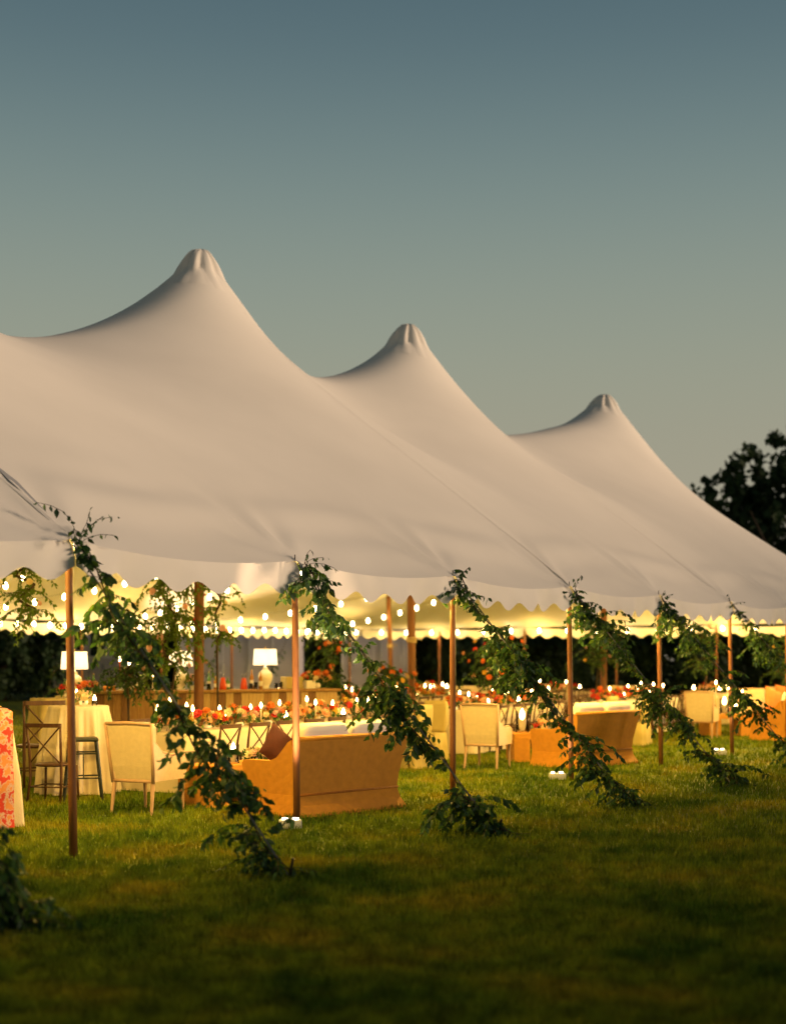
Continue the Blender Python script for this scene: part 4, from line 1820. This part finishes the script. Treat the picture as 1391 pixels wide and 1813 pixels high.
boxy('napkin_box', 'white box of napkins at the foot of the ornate candlestick', 'box', on_bar(bar_x(222), -.12), (.16, .12, .06), 'paper', bang)
boxy('book', 'red-brown book lying flat on the bar behind the napkins', 'book', on_bar(bar_x(236), .05), (.22, .16, .05), 'book', bang + .3)
boxy('menu_card', 'pale card propped upright on the red-brown book', 'card', on_bar(bar_x(241), .05, 1.178), (.10, .015, .15), 'paper', bang, None, -.2)
boxy('wooden_tray', 'flat dark tray on the bar right of the napkin box', 'tray', on_bar(bar_x(252), -.12), (.26, .16, .025), 'dark_wood', bang)
boxy('drinks_crate', 'yellow wooden crate at the right end of the bar', 'crate', on_bar(bar_x(520), .1), (.34, .26, .22), 'linen_yellow', bang)
boxy('menu_stand', 'small cream box beside the crate at the right end of the bar', 'box', on_bar(bar_x(545), -.05), (.18, .14, .15), 'paper', bang)
for i, (px, nm) in enumerate(((183, 'leftmost'), (192, 'middle'), (199, 'rightmost'))):
    m = MB()
    m.lathe([(0, 0), (.03, .008), (.045, .045), (.03, .082), (0, .09)], 12, cap=False)
    o = m.build('orange', 'orange_fruit', None, True)
    o.location = on_bar(bar_x(px), -.08)
    tag(o, '%s of the oranges on the bar left of the ornate candlestick' % nm, 'orange', 'oranges on the bar')
flowers('orange, yellow and peach flowers massed at the right end of the bar', on_bar(BL / 2 - .3, .05), .32, .2, .26, 26, 90, (5, 2, 4, 2, 3, 1), vh=.1)
flowers('loose peach blooms on the bar below the middle lamp', on_bar(bar_x(340), -.05), .16, .12, .16, 10, 60, (2, 1, 4, 2, 1, 1), vh=.08)

# ------------------------------------------------------------------ far cream lounge pieces


def make_cream_sofa(label, loc_, rz, L=1.9):
    r = thing('cream_sofa', label, 'sofa', loc_, rz, 'cream sofas at the far end')
    h = L / 2
    m = MB()
    cushion_mb(m, -h, h, -.42, .42, .06, .42)
    m.build('seat_base', 'linen', r, True)
    for i in range(3):
        m = MB()
        x0 = -h + .06 + i * (L - .12) / 3
        cushion_mb(m, x0, x0 + (L - .12) / 3 - .01, -.40, -.18, .38, .90)
        m.build('back_cushion', 'linen', r, True)
    for sg in (-1, 1):
        m = MB()
        cushion_mb(m, *sorted((sg * (h - .02), sg * (h + .16))), -.40, .42, .05, .62)
        m.build('arm', 'linen', r, True)
        for y in (-.35, .35):
            m = MB()
            m.tube([(sg * (h - .1), y, 0), (sg * (h - .1), y, .08)], .025, 6)
            m.build('leg', 'dark_wood', r)
    return freeze(r)


FS = make_cream_sofa('cream sofa far off between the second and third poles', (2.2, 40.2, 0), PI + .1)
dup(FS, (9.7, 34.6, 0), PI - .3, 'cream sofa at the far right behind the third lounge')
dup(FS, (11.2, 38.8, 0), PI, 'cream sofa farthest right near the tent end')
dup(FS, (7.0, 40.5, 0), PI + .2, 'cream sofa at the tent end behind the far dining row')
dup(FS, (4.6, 42.8, 0), PI, 'cream sofa right at the tent end, right of the third pole')
make_round_cloth('far round table in pale linen with candles, left of the last centre pole', (1.0, 38.2, 0), .8, .78, 'linen', folds=20, k=5, group='far round tables')
make_round_cloth('far round table in yellow linen behind the middle row', (-2.4, 35.0, 0), .8, .78, 'linen_yellow', folds=20, k=6, group='far round tables')
make_round_cloth('far round table in pale linen near the right end', (8.2, 36.6, 0), .7, .78, 'linen', folds=20, k=8, group='far round tables')
for i, (x, y, nm) in enumerate(((1.0, 38.0, 'far pale round table'), (-2.4, 34.8, 'far yellow round table'), (8.2, 36.4, 'round table near the right end'))):
    flowers('flowers in the middle of the %s' % nm, (x, y, .79), .3, .3, .2, 18, 60, vh=.08)
    for j in range(3):
        votive('%s candle on the %s' % (('left', 'right', 'front')[j], nm), (x + (-.45, .45, .1)[j], y + (0, .1, -.5)[j], .79), s=1.5)
dup(chair_proto, (0.0, 36.9, 0), FY((.6, .7)), 'cross-back chair tucked to the front of the far pale round table', 'chairs at the far round tables')
dup(chair_proto, (1.7, 37.2, 0), FY((-.5, .8)), 'cross-back chair to the right of the far pale round table', 'chairs at the far round tables')
dup(chair_proto, (-3.0, 34.1, 0), FY((.4, .8)), 'cross-back chair at the left front of the far yellow round table', 'chairs at the far round tables')
dup(chair_proto, (-1.8, 34.0, 0), FY((-.4, .8)), 'cross-back chair at the right front of the far yellow round table', 'chairs at the far round tables')
dup(chair_proto, (7.6, 35.8, 0), FY((.5, .8)), 'cross-back chair at the round table near the right end', 'chairs at the far round tables')

# ------------------------------------------------------------------ grey trailers behind


def trailer(label, loc_, rz, L, Hh=2.5):
    r = thing('event_trailer', label, 'trailer', loc_, rz, 'grey trailers behind the tent')
    m = MB()
    m.box(-L / 2, L / 2, 0, 2.2, .55, .55 + Hh, bev=.06)
    m.build('body', 'trailer', r)
    m = MB()
    for x in (-L / 2 + .02, L / 2 - .02):
        m.box(x - .03, x + .03, -.03, .0, .55, .55 + Hh)
    m.box(-L / 2, L / 2, -.035, -.001, .50, .58)
    m.box(-L / 2, L / 2, -.035, -.001, .5 + Hh, .57 + Hh)
    m.build('trim', 'trailer_trim', r)
    for x in (-L * .22, L * .20):
        m = MB()
        m.box(x - .42, x + .42, -.03, -.002, .62, 2.65)
        d = m.build('door', 'trailer', r)
        m = MB()
        m.tube([(x + .33, -.055, 1.5), (x + .33, -.055, 1.8)], .014, 6)
        m.build('handle', 'trailer_trim', d)
        m = MB()
        for a in (-.45, .45):
            m.box(x + a - .015, x + a + .015, -.045, -.031, .6, 2.68)
        m.box(x - .465, x + .465, -.045, -.031, 2.681, 2.71)
        m.build('door_frame', 'trailer_trim', r)
        m = MB()
        for q in range(3):
            m.box(x - .45, x + .45, -.35 - .3 * q, -.05 - .3 * q, .0, .5 - .16 * q)
        m.build('steps', 'steel', r)
        m = MB()
        for a in (-.5, .5):
            m.tube([(x + a, -.1, 1.45), (x + a, -1.0, 1.0), (x + a, -1.0, 0)], .02, 6)
            m.tube([(x + a, -.1, 1.45), (x + a, -.1, .0)], .02, 6)
        m.build('handrail', 'steel', r)
    for x in (-.4, .4):
        m = MB()
        m.lathe([(.0, -.1), (.3, -.1), (.33, -.07), (.33, .07), (.3, .1), (0, .1)], 20, Matrix.Translation((x, .0, .33)) @ Matrix.Rotation(PI / 2, 4, 'X'), cap=False)
        m.build('wheel', 'tyre', r)
    return r


trailer('grey trailer with doors behind the bar, seen under the back hem', (-6.0, 54.5, 0), -.06, 4.6, 2.8)
trailer('second grey trailer partly hidden by flowers and the middle centre pole', (-.6, 56.5, 0), .0, 2.9, 2.6)
trailer('low bluish trailer glimpsed between the candlesticks, left of the grey one', (-12.0, 57.5, 0), .1, 3.6, 1.2)

# ------------------------------------------------------------------ trees


def crown_mesh(name, blobs, nleaf, size, seed, m='leaf_tree'):
    rg = np.random.default_rng(seed)
    vs = []
    tot = sum(b[3] ** 2 for b in blobs)
    for (x, y, z, r_) in blobs:
        n = int(nleaf * r_ ** 2 / tot)
        # clumps inside the blob
        nc = max(6, int(26 * r_))
        cd = rg.normal(size=(nc, 3))
        cd /= np.linalg.norm(cd, axis=1)[:, None]
        cc = cd * (r_ * rg.uniform(.45, 1.0, nc) ** .6)[:, None]
        cc[:, 2] *= .85
        idx = rg.integers(0, nc, n)
        p = cc[idx] + rg.normal(size=(n, 3)) * np.array([.15, .15, .20]) * (.45 + .25 * r_)
        p += np.array([x, y, z])
        a = rg.uniform(0, 2 * PI, n)
        s_ = size * rg.uniform(.6, 1.3, n)
        sx_ = np.stack([np.cos(a), np.sin(a), rg.uniform(-.3, .3, n)], -1) * (s_ * .42)[:, None]
        dn = np.stack([rg.uniform(-.6, .6, n), rg.uniform(-.6, .6, n), -np.ones(n) * rg.uniform(.5, 1.2, n)], -1) * s_[:, None]
        q = np.stack([p - sx_ * .4, p + sx_ + dn * .45, p + dn, p - sx_ + dn * .45], 1)
        vs.append(q)
    v = np.concatenate(vs).reshape(-1, 3)
    n = len(v) // 4
    me = bpy.data.meshes.new(name)
    me.from_pydata(v.tolist(), [], np.arange(n * 4).reshape(-1, 4).tolist())
    me.materials.append(MATS[m])
    return me


def trunk_mb(h, r_, limbs, seed):
    rr = random.Random(seed)
    m = MB()
    pts = [Vector((rr.uniform(-.1, .1) * i, rr.uniform(-.1, .1) * i, h * i / 5)) for i in range(6)]
    m.tube(pts, [r_ * (1.25 - i * .14) for i in range(6)], 9)
    for k in range(limbs):
        b = pts[rr.randint(2, 5)]
        a = rr.uniform(0, 2 * PI)
        l_ = rr.uniform(.35, .7) * h
        q = [b + Vector((math.cos(a), math.sin(a), .8)) * l_ * t + Vector((0, 0, .1 * t * t * l_)) for t in (0, .3, .6, 1)]
        m.tube(q, [r_ * .45, r_ * .33, r_ * .2, r_ * .06], 6)
    return m


def tree(label, loc_, cme, th, tr, seed, group, sc=1.0, rz=0.0, cat='tree'):
    r = thing('tree', label, cat, loc_, rz, group, sc)
    trunk_mb(th, tr, 7, seed).build('trunk', 'bark', r, True)
    mobj('crown', cme, r)
    return freeze(r)


big = crown_mesh('crown', [(0, 0, 8.6, 2.0), (-2.2, -.4, 8.9, 1.3), (-3.4, 0, 7.9, 1.15), (-4.4, .3, 7.6, .8), (2.0, .2, 9.6, 1.9), (4.2, 0, 8.9, 2.2), (-1.2, .3, 6.3, 2.3), (-3.0, -.2, 6.4, 1.4), (2.2, -.3, 6.4, 2.6), (5.2, 0, 6.2, 2.4),
                             (-.5, .2, 10.2, .9), (.8, 0, 10.6, .7), (3.0, .2, 11.2, 1.1), (0, 0, 4.3, 2.4), (3.5, 0, 4.0, 2.4), (-2.6, 0, 4.2, 1.5), (-.4, 1.2, 7.6, 2.2), (2.6, 1.3, 7.8, 2.4), (-2.4, 1.0, 7.4, 1.4)],
                 17000, .30, 5)
tree('large dark leafy tree rising behind the far slope of the tent', (18.1, 62, 0), big, 6.0, .34, 3, 'trees behind the tent', 1.1)
small = crown_mesh('crown', [(0, 0, 3.4, 1.8), (-1.5, 0, 2.6, 1.4), (1.5, .2, 2.7, 1.5), (.3, 0, 4.6, 1.1), (-.5, -.5, 1.6, 1.6), (1.0, -.4, 1.4, 1.5), (-1.2, .3, 1.0, 1.2), (0.4, -.9, 2.4, 1.3)], 7000, .22, 6)
small2 = crown_mesh('crown', [(0, 0, 3.0, 1.6), (-1.2, 0, 2.9, 1.2), (1.3, .2, 3.4, 1.3), (-.2, -.4, 1.6, 1.6), (1.4, -.4, 1.4, 1.4), (-1.5, .3, 1.2, 1.3)], 7000, .22, 8)
tA = tree('low dark bushy tree behind the tent at the picture edge', (-15.5, 56, 0), small, 2.4, .14, 4, 'dark bushy trees beyond the back hem', 1.15)
tB = tree('low dark rounded tree behind the nearest pole', (-12.6, 60.5, 0), small2, 2.4, .14, 5, 'dark bushy trees beyond the back hem', 1.1)
spots = [(-9.4, 61, 'behind the bar candlesticks'), (-3.4, 59, 'filling the gap between the two grey trailers'), (1.9, 58.5, 'just right of the middle centre pole'),
         (4.6, 60, 'behind the second armchair'), (7.5, 59, 'seen behind the fourth pole'), (10.4, 60.5, 'seen beyond the second sofa'), (13.3, 59, 'seen between the fifth and sixth poles'),
         (16.2, 60, 'under the large dark tree'), (19.0, 58.5, 'at the far right below the hem'), (22.3, 60, 'outermost on the far right'), (-18.5, 60, 'outermost on the far left')]
for i, (x, y, nm) in enumerate(spots):
    dup(tA if i % 2 else tB, (x, y, 0), i * 1.3, 'dark bushy tree %s' % nm, 'dark bushy trees beyond the back hem', 1.05 + .12 * ((i * 7) % 5) / 5)
# trees added out of view on the right to shade lawn and lower tent
for i, (x, y) in enumerate(((27.5, -14), (28.5, -8), (27, -2.5), (28.2, 3), (27.4, 8.5), (28.4, 14), (27.2, 19.5), (28.3, 25), (27.6, 31), (28.6, 37), (27.5, 43), (28.0, 50))):
    dup(tA if i % 2 else tB, (x, y, 0), i * 1.1, '%s added unseen shade tree right of the lawn from the camera end' % (ORDN + ['eleventh', 'twelfth'])[i],
        'added unseen shade trees right of the lawn', 1.5)
# dense wood beyond them
wb = [(x_, 0, 1.6, 2.6) for x_ in np.arange(-34, 44, 2.6)]
hedge_me = crown_mesh('hedge', wb, 30000, .34, 12)
o = mobj('treeline', hedge_me)
o.location = (0, 68, 0)
tag(o, 'unbroken dark belt of undergrowth closing the view behind the tent', 'trees', None, 'stuff')
